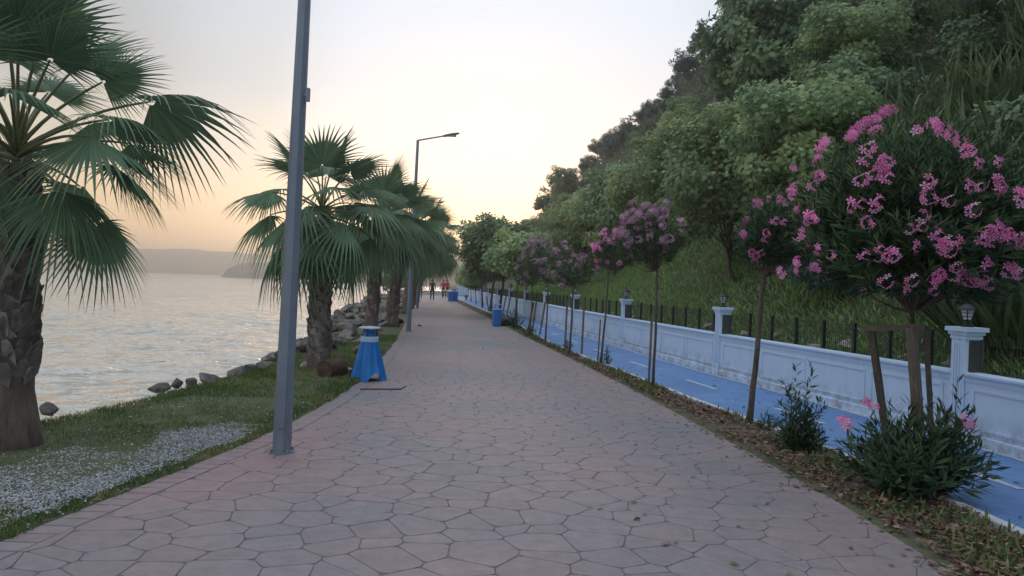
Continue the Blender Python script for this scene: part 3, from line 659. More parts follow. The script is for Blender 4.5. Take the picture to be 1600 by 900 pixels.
for _ in range(4000):
    y = 7 + rs.random() ** 1.3 * 135; d = rs.uniform(4.6, 15.5); x = float(WE(y)) + d
    k = rs.random()
    if y < 30 and k < .24: kind = 'reed'
    elif k < .5: kind = 'dry' if k < .48 and y > 20 and d > 7 else 'shrub'
    elif k < .72: kind = 'shrub'
    elif k < .82: kind = 'reed'
    else: kind = 'mid'
    lb_ = {'reed': 'tufted reed-like grass clump', 'dry': 'pale feathery dry grass clump', 'shrub': 'rounded green shrub', 'mid': 'bushy green hillside tree'}[kind]; zz_ = zone(x, y)
    r_ = {'reed': .85, 'dry': .9, 'shrub': 1.0, 'mid': 1.5}[kind]
    if not free(x, y, r_): continue
    p = {'reed': rs.choice(reeds[:2]), 'dry': reeds[2], 'shrub': rs.choice(shrub), 'mid': rs.choice(midt + broad[2:])}[kind]
    plant(p, {'reed': 'reed_clump', 'dry': 'dry_grass_clump', 'shrub': 'shrub', 'mid': 'hillside_tree'}[kind], on_hill(x, y), lb_ + ', ' + zz_, labs[kind][1], lb_ + 's ' + zz_, s=rs.uniform(.75, 1.25) * (.8 if kind == 'mid' else 1) * (.72 if y > 45 else 1)); c1 += 1
    if c1 >= 250: break
# big pointed-leaf plants at the right edge
for px, Y, s, lab in ((1560, 12.0, 1.25, 'big reed clump with long arching leaves at the right edge, above the lantern'), (1500, 14.5, 1.2, 'upright reed clump above the right side of the largest oleander'), (1600, 10.2, 1.1, 'dark reed clump low on the bank at the far right edge'), (1420, 17.5, 1.25, 'wispy upright reed clump directly above the largest oleander')):
    x = at_px(px, Y); plant(reeds[0], 'reed_clump', on_hill(x, Y), lab, 'reed clump', s=s)
plant(dark[0], 'dark_tree', on_hill(at_px(1590, 17), 17), 'dark tree at the top right corner behind the reeds', 'tree', s=1.0)
plant(dark[1], 'dark_tree', on_hill(at_px(1440, 24), 24), 'dark shadowy tree near the top edge above the wispy reeds', 'tree', s=.95)
plant(broad[2], 'skyline_tree', on_hill(at_px(1150, 44), 44), 'light leafy treetop poking above the skyline near the top edge', 'tree', s=1.0)
# rubble stones at the foot of the bank
# ------------------------------------------------------------------ rocks
def rock_mesh(seed, n=16, flat=.7):
    r = random.Random(seed); bm = bmesh.new()
    for _ in range(n):
        v = Vector((r.gauss(0, 1), r.gauss(0, 1), r.gauss(0, 1))).normalized() * r.uniform(.8, 1.1); bm.verts.new((v.x * .5, v.y * .42, v.z * .5 * flat))
    res = bmesh.ops.convex_hull(bm, input=bm.verts); bmesh.ops.delete(bm, geom=list({g for g in res['geom_interior'] + res['geom_unused'] if isinstance(g, bmesh.types.BMVert)}), context='VERTS')
    bmesh.ops.bevel(bm, geom=list(bm.edges), offset=.035, segments=1, affect='EDGES', profile=.6)
    me = bpy.data.meshes.new('rock'); bm.to_mesh(me); bm.free(); return me
rocks = [rock_mesh(i, 14 + i % 5, .55 + .1 * (i % 3)) for i in range(9)]
for m_ in rocks: m_.materials.append(M['rock'])
def rock(x, y, z, s, lab, group=None, mat=None, r=random.Random(4), name='boulder'):
    me = r.choice(rocks)
    if mat: me = me.copy(); me.materials.clear(); me.materials.append(mat)
    o = link(name, me); o.location = (x, y, z); o.rotation_euler = (r.uniform(-.4, .4), r.uniform(-.4, .4), r.uniform(0, 6.28)); o.scale = (s, s * r.uniform(.8, 1.2), s * r.uniform(.8, 1.1)); tag(o, lab, 'rock', group)
rk = random.Random(8)
def shore_z(x, y):
    e = x - float(SH(y)); return 0 if e > 0 else max(-1.4, e * .8)
for px, py, s, lab in ((262, 622, 0.45, 'dark pointed rock alone on the grass edge by the sea'), (290, 614, 0.30, 'flat dark rock beside the pointed one at the water'), (338, 607, 0.50, 'large grey rock on the verge edge left of the near lamp post'), (310, 612, 0.29, 'low grey rock between the pointed and the large rock'), (385, 598, 0.58, 'broad brownish rock just left of the near lamp post'), (92, 660, .3, 'low tan rock at grass edge right of the near palm trunk'), (415, 590, 0.43, 'grey rock touching the view of the near lamp post')):
    p = G(px, py, -.12); rock(p.x - .12, p.y, .02, s * .82, lab)
def rz_(y, x): return ('by the full fan palm' if y < 18 else 'behind the blue bag bin' if y < 24 else 'beside the second lamp post' if y < 32 else 'beyond the second lamp post' if y < 50 else 'in the far distance') + (', waterside' if x < float(SH(y)) - .6 else ', landward')
n_ = 0
while n_ < 290:
    y = 13 + rk.random() ** 1.35 * 62; a = float(SH(y)) - 1.9; b_ = float(LE(y)) - (.5 if y > 16 else 1.9); x = a + (b_ - a) * rk.random() ** .8
    s = rk.uniform(.28, .5) if y < 19 else rk.uniform(.35, .75)
    if (x - -3.43) ** 2 + (y - 13.8) ** 2 < .5: continue
    hgt = shore_z(x, y) + (.12 if x < float(SH(y)) + .9 and x > float(SH(y)) - .8 else 0)
    rock(x, y, hgt + rk.uniform(-.1, .12), s, 'angular grey boulder in the shore rocks, ' + rz_(y, x), 'boulders of the shore rocks, ' + rz_(y, x)); n_ += 1
n_ = 0
while n_ < 26:
    y = 3 + rk.random() * 10; x = float(SH(y)) - rk.uniform(.9, 2.0); rock(x, y, -1.0, rk.uniform(.5, .9), 'low boulder at the waterline below the grass verge', 'boulders at the waterline'); n_ += 1
pale = []
for me in rocks[:5]:
    q = me.copy(); q.materials.clear(); q.materials.append(M['rock_pale']); pale.append(q)
for i in range(80):
    y = 9 + 26 * rk.random(); x = float(WE(y)) + rk.uniform(.75, 1.35); s = rk.uniform(.18, .42)
    o = link('rubble_stone', rk.choice(pale)); o.location = (x, y, hill(x, y) + .02); o.rotation_euler = (rk.uniform(-.4, .4), rk.uniform(-.4, .4), rk.uniform(0, 6)); o.scale = (s, s, s)
    tag(o, 'pale rubble stone in the low edging at the foot of the bank', 'stone', 'rubble edging stones')

# ------------------------------------------------------------------ wall with pillars, fence, lanterns
WALL_H = .80
PY = [-3.05, 2.95, 8.95, 14.95, 20.95, 26.9, 32.9, 38.9, 44.9, 50.9, 56.9, 62.9, 68.9, 74.9]
wall = empty('boundary_wall', (float(WE(8.95)), 8.95, 0), 'long low white wall with moulded panels and pillars beside the blue lane', 'wall')
wo_ = Vector(wall.location)
def wpt(i): return Vector((float(WE(PY[i])), PY[i], 0))
dist_f = MB()
fence = empty('mesh_fence', (float(WE(8.95)) + .25, 8.95, 0), 'dark green wire mesh fence on posts behind the white wall', 'fence')
fo_ = Vector(fence.location)
def put(me, name, mat, parent, loc, rz, po, kind=None):
    o = link(name, me, mat, parent, kind); o.location = Vector(loc) - po; o.rotation_euler = (0, 0, rz); return o
pil_near = {}
for nm, parts in dict(
    pillar=[('b', (0, 0, .10), (.25, .25, .20)), ('b', (-.005, 0, .69), (.205, .205, .98))],
    capital=[('b', (0, 0, 1.205), (.23, .24, .05)), ('b', (0, 0, 1.25), (.26, .28, .04)), ('b', (0, .0, 1.295), (.30, .34, .05))]).items():
    mb = MB()
    for _, c, sz in parts: mb.box(c, sz)
    if nm == 'pillar':
        for k in (-.06, -.02, .02, .06): mb.box((-.112, k, .69), (.012, .018, .88))
        for k in (-.06, -.02, .02, .06): mb.box((k, -.106, .42), (.018, .012, .36))
    pil_near[nm] = mb.mesh(nm)
mbk = MB()
mbk.box((.02, -.110, .99), (.15, .01, .36))
for k in range(5): mbk.box((-.04 + k * .03, -.118, .99), (.006, .006, .36))
mbk.box((.123, -.02, .99), (.04, .19, .36))
pil_block = mbk.mesh('mesh_plate')
post_me = MB().box((0, 0, .62), (.045, .045, 1.24)).mesh('fence_post')
for i in range(len(PY) - 1):
    a, b_ = wpt(i), wpt(i + 1); d = (b_ - a); Lg = d.length; ang = math.atan2(d.y, d.x) - math.pi / 2; d.normalize(); nrm = Vector((d.y, -d.x, 0))
    near = i < 8
    # body : local axes x = across (away from lane), y = along
    def seg(name, prof, y0, y1, matn, parent=wall, po=wo_, kind=None):
        """prof : closed outline of (x, z)"""
        n = len(prof); mb = MB(); mb.add([(x, y0, z) for x, z in prof] + [(x, y1, z) for x, z in prof], [(k, (k + 1) % n, n + (k + 1) % n, n + k) for k in range(n)] + [tuple(range(n))[::-1], tuple(range(n, 2 * n))])
        return put(mb.mesh(name), name, M[matn], parent, a, ang, po, kind)
    y0, y1 = .104, Lg - .104
    seg('wall_section', [(0, -.1), (.16, -.1), (.16, WALL_H - .06), (0, WALL_H - .06)], y0, y1, 'white_wall')
    seg('plinth', [(-.03, -.05), (-.002, -.05), (-.002, .11), (-.018, .125), (-.03, .11)], y0, y1, 'white_wall')
    seg('coping', [(-.05, WALL_H - .025), (-.012, WALL_H - .058), (-.012, WALL_H - .10), (.0, WALL_H - .10), (.0, WALL_H - .058), (.2, WALL_H - .058), (.2, WALL_H), (-.05, WALL_H)], y0, y1, 'white_wall')
    if near:
        np_ = 4; pw = (Lg - .34) / np_
        for k in range(np_):
            ya, yb = .17 + k * pw + .06, .17 + (k + 1) * pw - .06; z0, z1 = .19, .62; t_ = .028; mb = MB()
            for c, sz in (((-.007, (ya + yb) / 2, z0), (.014, yb - ya, t_)), ((-.007, (ya + yb) / 2, z1), (.014, yb - ya, t_)), ((-.0075, ya + .014, (z0 + z1) / 2), (.013, t_, z1 - z0 - t_)), ((-.0075, yb - .014, (z0 + z1) / 2), (.013, t_, z1 - z0 - t_))): mb.box(c, sz)
            put(mb.mesh('panel_moulding'), 'panel_moulding', M['white_wall'], wall, a, ang, wo_)
    # pillar at the start of the bay
    pl_ = put(pil_near['pillar'], 'pillar', M['white_wall'], wall, a + nrm * .08, ang, wo_)
    link('capital', pil_near['capital'], M['white_wall'], pl_); link('mesh_plate', pil_block, M['dark_block'], pl_)
    # fence posts and mesh
    npst = 8
    for k in range(1, npst):
        yy = k * Lg / npst; pp = a + d * yy + nrm * .25
        put(post_me, 'fence_post', M['dark_metal'], fence, pp, ang, fo_)
    if i < 9:
        mb = MB(); st = .05 if i < 4 else .1; yy = .2; th = .0045 if i < 5 else .007
        while yy < Lg - .1:
            mb.box((.25, yy, 1.0), (th, th, .42)); yy += st
        for zz in (.82, .92, 1.02, 1.12, 1.2): mb.box((.25, Lg / 2, zz), (th, Lg - .3, th))
        o = put(mb.mesh('wire_mesh'), 'wire_mesh', M['wire'], fence, a, ang, fo_, kind='stuff')
# lantern
def lantern(i, lab):
    a = wpt(i); b_ = wpt(i + 1); d = (b_ - a).normalized(); nrm = Vector((d.y, -d.x, 0)); e = empty('lantern', a + nrm * .08 + Vector((0, 0, 1.32)), lab, 'lantern', 'lanterns on the wall pillars')
    MB().lathe([(.07, 0), (.07, .015), (.025, .03), (.018, .07), (.05, .085)], 10).build('lantern_base', M['dark_metal'], e)
    MB().lathe([(.048, .086), (.085, .20)], 6).build('glass', M['glass'], e)
    mb = MB()
    for k in range(6):
        q = 2 * math.pi * k / 6; mb.tube([(.05 * math.cos(q), .05 * math.sin(q), .083), (.089 * math.cos(q), .089 * math.sin(q), .205)], .006, 4)
    for z_, r__ in ((.125, .064), (.165, .077)):
        for k in range(6):
            q, q2 = 2 * math.pi * k / 6, 2 * math.pi * (k + 1) / 6; mb.tube([(r__ * math.cos(q), r__ * math.sin(q), z_), (r__ * math.cos(q2), r__ * math.sin(q2), z_)], .004, 4)
    mb.build('lantern_frame', M['dark_metal'], e)
    MB().lathe([(.105, .2), (.10, .215), (.06, .25), (.02, .27), (.012, .29), (.02, .30), (.003, .33)], 10).build('lantern_roof', M['dark_metal'], e)
lantern(2, 'dark lantern on the nearest visible white pillar, behind the stakes of the largest oleander')
lantern(3, 'dark lantern on the second white pillar, left of the leaning oleander trunk')
lantern(4, 'dark lantern on third white pillar between two slim oleanders')
for i in range(5, 9): lantern(i, 'small dark lantern on a far pillar of the white wall')

# ------------------------------------------------------------------ oleanders
def shoots(r, base, tips, nleaf, L0, part, lw=1.0, tm=LANCE):
    """whorled narrow leaves along the outer length of each shoot"""
    parts = []
    base = np.asarray(base, float); tips = np.asarray(tips, float); d = tips - base; ln = np.linalg.norm(d, axis=1, keepdims=True); d = d / ln
    n = len(tips)
    for k in range(nleaf):
        f = part + (1 - part) * (k / nleaf) + r.normal(0, .015, n)
        Pn = base + d * ln * f[:, None]
        q = r.uniform(0, 6.28, n); X_, Y_, Z_ = frames(d, unit(n, r))
        side = X_ * np.cos(q)[:, None] + Z_ * np.sin(q)[:, None]
        D = d * (.35 + .9 * k / nleaf) + side + np.array((0, 0, .1)); U = d + r.normal(0, .25, (n, 3))
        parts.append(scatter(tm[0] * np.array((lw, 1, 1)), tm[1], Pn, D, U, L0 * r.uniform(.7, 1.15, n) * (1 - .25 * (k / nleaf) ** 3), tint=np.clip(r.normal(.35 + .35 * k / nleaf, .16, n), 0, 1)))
    return parts
def cluster_mesh(seed, nf, rad, fs):
    r = np.random.default_rng(seed); o = unit(nf, r); o[:, 2] = np.abs(o[:, 2]) * .9 - .15
    Pn = o * rad * r.uniform(.6, 1, nf)[:, None]; D = unit(nf, r); D -= o * (D * o).sum(1)[:, None]
    V, F, T = scatter(FLOWER[0], FLOWER[1], Pn, D, o + r.normal(0, .35, (nf, 3)), fs * r.uniform(.75, 1.15, nf), tint=np.clip(r.normal(.5, .22, nf), 0, 1))
    return npmesh('flower_cluster', V, F, T)
clus = [cluster_mesh(200 + i, 13, .068, .030) for i in range(5)]; clus_s = [cluster_mesh(210 + i, 5, .045, .029) for i in range(4)]
clus_m = [cluster_mesh(220 + i, 15, .085, .037) for i in range(4)]
for m_ in clus + clus_s: m_.materials.append(M['pink'])
for m_ in clus_m: m_.materials.append(M['mauve'])
def trunk_tube(pts, r0, r1, n=8):
    mb = MB(); pts = [Vector(p) for p in pts]; q = []
    for i in range(len(pts) - 1):
        for k in range(4): q.append(pts[i].lerp(pts[i + 1], k / 4))
    q.append(pts[-1]); q = [p + Vector((random.uniform(-1, 1), random.uniform(-1, 1), 0)) * r0 * .18 for p in q]
    m_ = len(q); mb.tube(q, [r0 + (r1 - r0) * i / (m_ - 1) + (r0 * .35 if i == 0 else 0) for i in range(m_)], n); return mb
def oleander(base, fork, cen, radii, nsh, lab, L0=.13, flowers_px=None, nfl=0, fl=None, seed=1, r0=.028, group=None, nleaf=20, leafmat='oleander', Ypl=None, part=.5, fbias=(0, 0, 0)):
    """base/fork/cen are world points"""
    r = np.random.default_rng(seed); base = Vector(base); e = empty('oleander_tree', base, lab, 'oleander', group)
    fork = Vector(fork) - base; cen = Vector(cen) - base; ra = np.array(radii)
    trunk_tube([(0, 0, -.05), fork * .5 + Vector((.01, 0, 0)), fork], r0, r0 * .62).build('trunk', M['bark'], e, smooth=True)
    u = unit(nsh, r); u = u[(u[:, 2] > -.75)]; n = len(u)
    sil = np.array([1 + .22 * noise.noise(Vector((a * 1.8 + seed, b_ * 1.8, c_ * 1.8))) for a, b_, c_ in u])
    tips = np.array(cen) + u * ra * (sil * r.uniform(.62, 1.02, n) ** .8)[:, None]
    frm = np.array(fork)[None] * .55 + np.array(cen)[None] * .45 + (tips - np.array(cen)) * r.uniform(.15, .45, (n, 1)) - np.array((0, 0, .12))
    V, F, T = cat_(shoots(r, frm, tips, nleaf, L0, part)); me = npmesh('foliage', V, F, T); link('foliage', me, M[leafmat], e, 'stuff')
    mb = MB()
    for i in r.choice(n, min(n, 34), replace=False):
        a = fork; b_ = Vector(frm[i]); c_ = Vector(tips[i]); mb.tube([a, a.lerp(b_, .5) + Vector((0, 0, -.02)), b_, b_.lerp(c_, .7)], [r0 * .45, r0 * .32, r0 * .2, .002], 5, cap=False)
    mb.build('branches', M['bark'], e)
    fl = fl or clus
    def flower(pos, me_, s):
        o = link('flower_cluster', me_, None, e); o.location = pos; dv = Vector(pos) - cen; o.rotation_euler = (dv + Vector((0, -.3, .3))).to_track_quat('Z', 'Y').to_euler(); o.scale = (s, s, s)
    if flowers_px:
        o3 = Vector((0, 0, H_EYE)) - base - cen
        for k, q in enumerate(flowers_px):
            dr = ray(q[0], q[1]); A = sum((dr[i] / ra[i]) ** 2 for i in range(3)); B = sum(2 * o3[i] * dr[i] / ra[i] ** 2 for i in range(3)); C_ = sum((o3[i] / ra[i]) ** 2 for i in range(3)) - 1.06
            disc = B * B - 4 * A * C_
            t = (-B - math.sqrt(disc)) / (2 * A) if disc > 0 else -B / (2 * A)
            pos = dr * t + Vector((0, 0, H_EYE)) - base
            sm = len(q) > 2; flower(pos, random.choice(clus_s if sm else fl), random.uniform(.8, 1.15) * (q[2] if sm and q[2] > 1 else 1))
    c_ = 0
    for i in r.permutation(n):
        if c_ >= nfl: break
        if flowers_px and u[i][1] < .2: continue
        if not flowers_px and (u[i] * np.array(fbias)).sum() + r.normal(0, .4) < 0: continue
        flower(Vector(tips[i]) * 1.0 + Vector(u[i]) * .03, random.choice(fl), random.uniform(.7, 1.15)); c_ += 1
    return e
FP1 = [(1336,206),(1348,200),(1356,192),(1368,188),(1380,180),(1392,172),(1332,214),(1286,230),(1290,222),(1282,274),(1378,262),(1384,254),(1352,248,1),(1430,204,1),(1460,196),(1474,204),(1486,212),(1500,222),(1512,236),(1530,256,1),(1560,254,1),(1556,288),(1532,294,1),(1516,292,1),(1452,308),(1484,316,1),(1344,316,1),(1370,312,1),(1366,324,1),(1356,348),(1270,340),(1248,368,1),(1256,364,1),(1420,358,1),(1442,356,1),(1462,364,1),(1476,384),(1464,378,1),(1434,386,1),(1374,386,1),(1394,398),(1372,402,1),(1298,398,1),(1280,390,1),(1276,416),(1222,426),(1248,425,1),(1468,428),(1460,434),(1494,420,1),(1548,362),(1576,366),(1560,356,1),(1596,304),(1596,376),(1532,440),(1518,436),(1545,446,1),(1578,422),(1542,414,1),(1426,440,1),(1418,454,1),(1460,456,1),(1440,338,1),(1532,370,1),(1590,430,1)]
_r = random.Random(12); FX1 = [(1410 + 190 * math.cos(a_) * q_, 325 + 135 * math.sin(a_) * q_, 1.2) for a_, q_ in [(_r.uniform(0, 6.28), _r.uniform(.35, 1)) for _ in range(20)]]
B1 = G(1440, 765)
oleander(B1, (B1.x - .12, B1.y + .05, 1.52), (3.52, 6.75, 2.36), (1.13, 1.05, .86), 1500, 'largest oleander tree, full of bright pink flower clusters, held by three timber stakes', flowers_px=FP1 + FX1, nfl=34, seed=3, r0=.033, nleaf=22)
FP2 = [(1236,300),(1220,312),(1226,318,1),(1202,312,1),(1184,318),(1162,366),(1198,364),(1196,372,1),(1210,344,1),(1224,346,1),(1176,396),(1190,396,1),(1180,408,1),(1240,264),(1182,402)]
B2 = G(1170, 662)
oleander(B2, (3.12, 9.56, 1.85), (3.33, 9.56, 2.42), (.55, .5, .58), 260, 'slim oleander with pink clusters on a rough leaning trunk, left of the largest', flowers_px=FP2, nfl=8, seed=5, r0=.04)
B3 = G(1020, 605)
oleander(B3, (2.40, 12.75, 1.95), (2.25, 12.75, 2.50), (.62, .55, .55), 260, 'oleander with faded mauve top on a slim straight stem tied to one dark stake', nfl=62, fl=clus_m, seed=8, r0=.026, fbias=(-.4, -.3, .9), L0=.12, nleaf=16)
B4 = G(938, 570)
oleander(B4, (2.02, 16.07, 2.0), (2.12, 16.07, 2.42), (.42, .4, .52), 130, 'narrow oleander with crimson pink flowers between mauve ones', nfl=30, fl=clus, seed=9, r0=.026, fbias=(-.7, -.5, .3), L0=.12, nleaf=15)
far_ol = [((890, 552), .55, 'oleander with sparse mauve flowers held by paired stakes beside third pillar'), ((852, 533), .95, 'greyish mauve flowering oleander with broad round crown'), ((828, 520), .5, 'small dusky oleander between leaning stakes')]
for k, (q, rr_, lab) in enumerate(far_ol):
    b_ = G(*q); oleander(b_, (b_.x + .03, b_.y, 1.7), (b_.x + .05 - .1 * k, b_.y, (1.95, 2.3, 1.95)[k]), (rr_, rr_ * .9, .72 if k == 1 else .5), int(230 * rr_), lab, nfl=(18, 70, 6)[k], fl=clus_m, seed=20 + k, r0=.03, fbias=(-.4, -.4, .5), L0=.14, nleaf=14)
# base bushes
def base_bush(c, n, H, spread, lab, seed, L0=.15, fl=(), upright=1.0, nleaf=16, part=.15):
    r = np.random.default_rng(seed); e = empty('oleander_bush', c, lab, 'bush')
    a = r.uniform(0, 6.28, n); q = r.random(n) ** .6
    tips = np.stack([np.cos(a) * q * spread, np.sin(a) * q * spread * .8, H * (1 - .55 * q ** 2) * r.uniform(.45, 1.0, n)], 1)
    b_ = np.stack([np.cos(a) * .05, np.sin(a) * .05, np.zeros(n)], 1)
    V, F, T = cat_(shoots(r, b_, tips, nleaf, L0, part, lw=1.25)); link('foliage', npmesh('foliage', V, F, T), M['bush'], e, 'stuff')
    mb = MB()
    for i in range(0, n, 2): mb.tube([b_[i], tips[i]], [.007, .002], 4, cap=False)
    mb.build('stems', M['bark'], e)
    for px, py in fl:
        p = P(px, py, c.y - .1) - c; mb = MB(); mb.tube([Vector((p.x * .3, p.y * .3, p.z * .3)), p], [.005, .003], 4); mb.build('flower_stem', M['bush'], e)
        for k in range(3):
            o = link('flower_cluster', random.choice(clus_s), None, e); o.location = p + Vector((random.uniform(-.04, .04), random.uniform(-.03, .03), random.uniform(-.02, .05)))
    return e
base_bush(G(1424, 776), 190, .84, .66, 'dense dark oleander bush with few pink blooms at the foot of the largest tree', 31, fl=((1362, 637), (1320, 665), (1518, 662)))
bb = G(1492, 742); base_bush(bb, 14, .98, .22, 'tall leafy shoots rising right of the timber stakes', 36, L0=.16, nleaf=18)
b2 = G(1248, 708)
base_bush(b2, 70, .64, .27, 'upright leafy oleander bush between the two nearest oleander trunks', 32, L0=.11, nleaf=16)
e = base_bush(b2 + Vector((.05, .15, 0)), 16, 1.02, .3, 'airy taller oleander sprays rising behind the upright bush', 33, L0=.11, part=.7, nleaf=12)
base_bush(G(1196, 672), 16, .25, .2, 'small leafy sprout at the foot of the leaning oleander trunk', 34, L0=.07)
base_bush(G(945, 572), 14, .5, .14, 'small green shoots at the foot of the narrow crimson oleander', 35, L0=.08)
base_bush(G(885, 548), 14, .35, .2, 'small sprout at the stake foot of the sparse mauve oleander', 37, L0=.08)
base_bush(G(806, 515), 26, .9, .35, 'yellow-green seedling bush just right of the black rubbish bag', 38, L0=.13)
base_bush(G(828, 526), 20, .6, .35, 'low weeds around leaning stakes beyond the mauve crowns', 39, L0=.1)

# stakes
def stake(p0, p1, t, lab, name='stake', mat='timber', group=None):
    p0, p1 = Vector(p0), Vector(p1); d = p1 - p0; Mx = d.to_track_quat('Z', 'Y').to_matrix(); mb = MB(); h_ = d.length
    n = 6; rings = []
    for k in range(n + 1):
        z = h_ * k / n; j = .04 * t
        for sx, sy in ((-1, -1), (1, -1), (1, 1), (-1, 1)): rings.append(Mx @ Vector((sx * t / 2 + random.uniform(-j, j), sy * t / 2 + random.uniform(-j, j), z)))
    fs = [(4 * k + a, 4 * k + (a + 1) % 4, 4 * k + 4 + (a + 1) % 4, 4 * k + 4 + a) for k in range(n) for a in range(4)] + [(3, 2, 1, 0), (4 * n, 4 * n + 1, 4 * n + 2, 4 * n + 3)]
    mb.add(rings, fs); o = mb.build(name, M[mat]); o.location = p0; tag(o, lab, 'stake', group); return o
stake(G(1444, 778, -.05), P(1424, 512, 6.35), .066, 'thick upright weathered stake in front of the largest oleander trunk')
stake(G(1459, 745, -.05), P(1447, 512, 6.75), .04, 'darker stake close behind the thick upright one')
stake(G(1392, 735, -.05), P(1362, 518, 7.0), .055, 'left leaning timber stake under the crossbar of the largest oleander')
a_ = P(1350, 513, 6.98); b_ = P(1442, 511, 6.42); stake(a_, b_, .05, 'horizontal timber crossbar joining the stakes of the largest oleander', name='crossbar')
for z in (.42, .47):
    p = G(1444, 778); mb = MB(); mb.tube([(p.x - .02 + .085 * math.cos(q), p.y + .12 + .18 * math.sin(q), z + .02 * math.sin(3 * q)) for q in np.linspace(0, 6.283, 14)], .009, 5); o = mb.build('tie_strap', M['black']); tag(o, 'dark strap tying the big oleander stakes together, %s loop' % ('lower' if z < .45 else 'upper'), 'strap')
stake((B3.x - .09, B3.y - .1, -.05), (B3.x - .075, B3.y - .1, 1.22), .035, 'single dark stake tied left of the straight mauve oleander stem')
stake((B4.x - .06, B4.y, -.05), (B4.x - .03, B4.y, .95), .03, 'short stake beside the narrow crimson oleander')
for dx, dy, lx in ((-.12, 0, .02), (.28, -.1, .02)): 
    b_ = G(890, 552); stake((b_.x + dx, b_.y + dy, -.05), (b_.x + dx + lx, b_.y + dy, 1.3), .045, 'upright stake of the pair holding the sparse mauve oleander, %s one' % ('left' if dx < 0 else 'right'))
for k, (x0, x1, y0) in enumerate(((824, 834, 522), (831, 838, 521), (843, 852, 525), (783, 791, 500), (790, 798, 502), (764, 760, 488), (770, 768, 488))):
    b_ = G(x0, y0, -.05); b2_ = P(x1, 472 if k < 3 else 463, b_.y); stake(b_, b2_, .06, 'slim leaning stake supporting a far oleander in the row', group='leaning stakes in the far row')
# row trees further along the strip
for k, (px, py, s, p, lab) in enumerate(((806, 500, 1.05, midt[1], 'round green row tree with clear stem beside the black rubbish bag'), (780, 494, 1.15, midt[0], 'dark green row tree behind the blue bin with leaning stakes'), (766, 486, 1.38, midt[1], 'tall reddish-edged row tree where the row meets the sky'), (754, 480, 1.0, midt[0], 'green row tree left of the tallest row tree'), (744, 475, .66, midt[1], 'far row tree at the wall end'), (736, 471, .66, midt[0], 'far green tree beside the tan ruin hill'), (727, 468, .66, midt[1], 'farthest small tree of the planted row'))):
    b_ = G(px, py); b_.x = max(b_.x, float(RE(b_.y)) + .25); plant(p, 'row_tree', b_, lab, 'tree', s=s)
for k, (px, py) in enumerate(((800, 452), (818, 440), (790, 446), (760, 440))):
    pass
rt = random.Random(77)
for k in range(26):
    y = rt.uniform(72, 150); x = float(WE(y)) + rt.uniform(2.0, 9); plant(rt.choice(midt + dark[:1]), 'far_tree', (x, y, max(0, hill(x, y)) - .05), 'green tree in the far clump at the end of the promenade', 'tree', 'trees at the promenade end', s=rt.uniform(.7, 1.1))
for k in range(7):
    y = rt.uniform(70, 84); x = float(LE(y)) + rt.uniform(-4.5, -1); plant(rt.choice(midt + dark), 'far_tree', (x, y, -.05), 'dark green tree beyond the last palms', 'tree', 'trees beyond the last palms', s=rt.uniform(.45, .65))

# ------------------------------------------------------------------ palms
def fan(r, H0, axis, up, Rb, nseg=44, spread=118, cup=.35, droop=.35, dead=False, arch=.22):
    """fan blade in palm space ; H0 hastula, axis direction, up normal"""
    axis = Vector(axis).normalized(); side = axis.cross(Vector(up)).normalized(); up = side.cross(axis)
    V = []; F = []; T = []; dphi = R_(2 * spread) / nseg
    torn = r.random() * 10
    for i in range(nseg):
        phi = -R_(spread) + dphi * (i + .5); ln = Rb * (.74 + .28 * math.cos(phi * .75)) * r.uniform(.93, 1.05)
        if dead and r.random() < .25: continue
        dk = droop * r.uniform(.35, 1.9); tt = min(1, max(0, r.gauss(.5, .16)))
        b0 = len(V); split = .44 + .08 * math.cos(phi)
        for f in (.04, .28, split, .68, .84, 1.0):
            rr_ = f * ln
            hw = math.tan(dphi / 2) * min(f, split) * ln * 1.04
            if f > split: hw *= .8 * (1 - (f - split) / (1 - split)) ** .8
            # the blade cups and the costa arches
            def pt(ph, rad, zz):
                p = axis * math.cos(ph) * rad + side * math.sin(ph) * rad
                p += up * (zz - cup * (math.sin(ph) ** 2) * rad - arch * rad * rad / Rb * max(0, math.cos(ph)))
                p.z -= dk * max(0, f - .45) ** 1.6 * ln * (1.2 - .2 * math.cos(ph))
                return p
            if f == 1.0: V.append(H0 + pt(phi, rr_, 0)); T.append(1.0 if r.random() < .6 else min(1, tt + .2))
            else:
                w_ = hw / max(rr_, 1e-4)
                V += [H0 + pt(phi - w_, rr_, 0), H0 + pt(phi, rr_, -.55 * hw if i % 1 == 0 else 0), H0 + pt(phi + w_, rr_, 0)]; T += [tt, tt - .12, tt]
        for s_ in range(4):
            q = b0 + s_ * 3; F += [(q, q + 1, q + 4, q + 3), (q + 1, q + 2, q + 5, q + 4)]
        q = b0 + 12; F += [(q, q + 1, q + 3), (q + 1, q + 2, q + 3)]
    return V, F, T
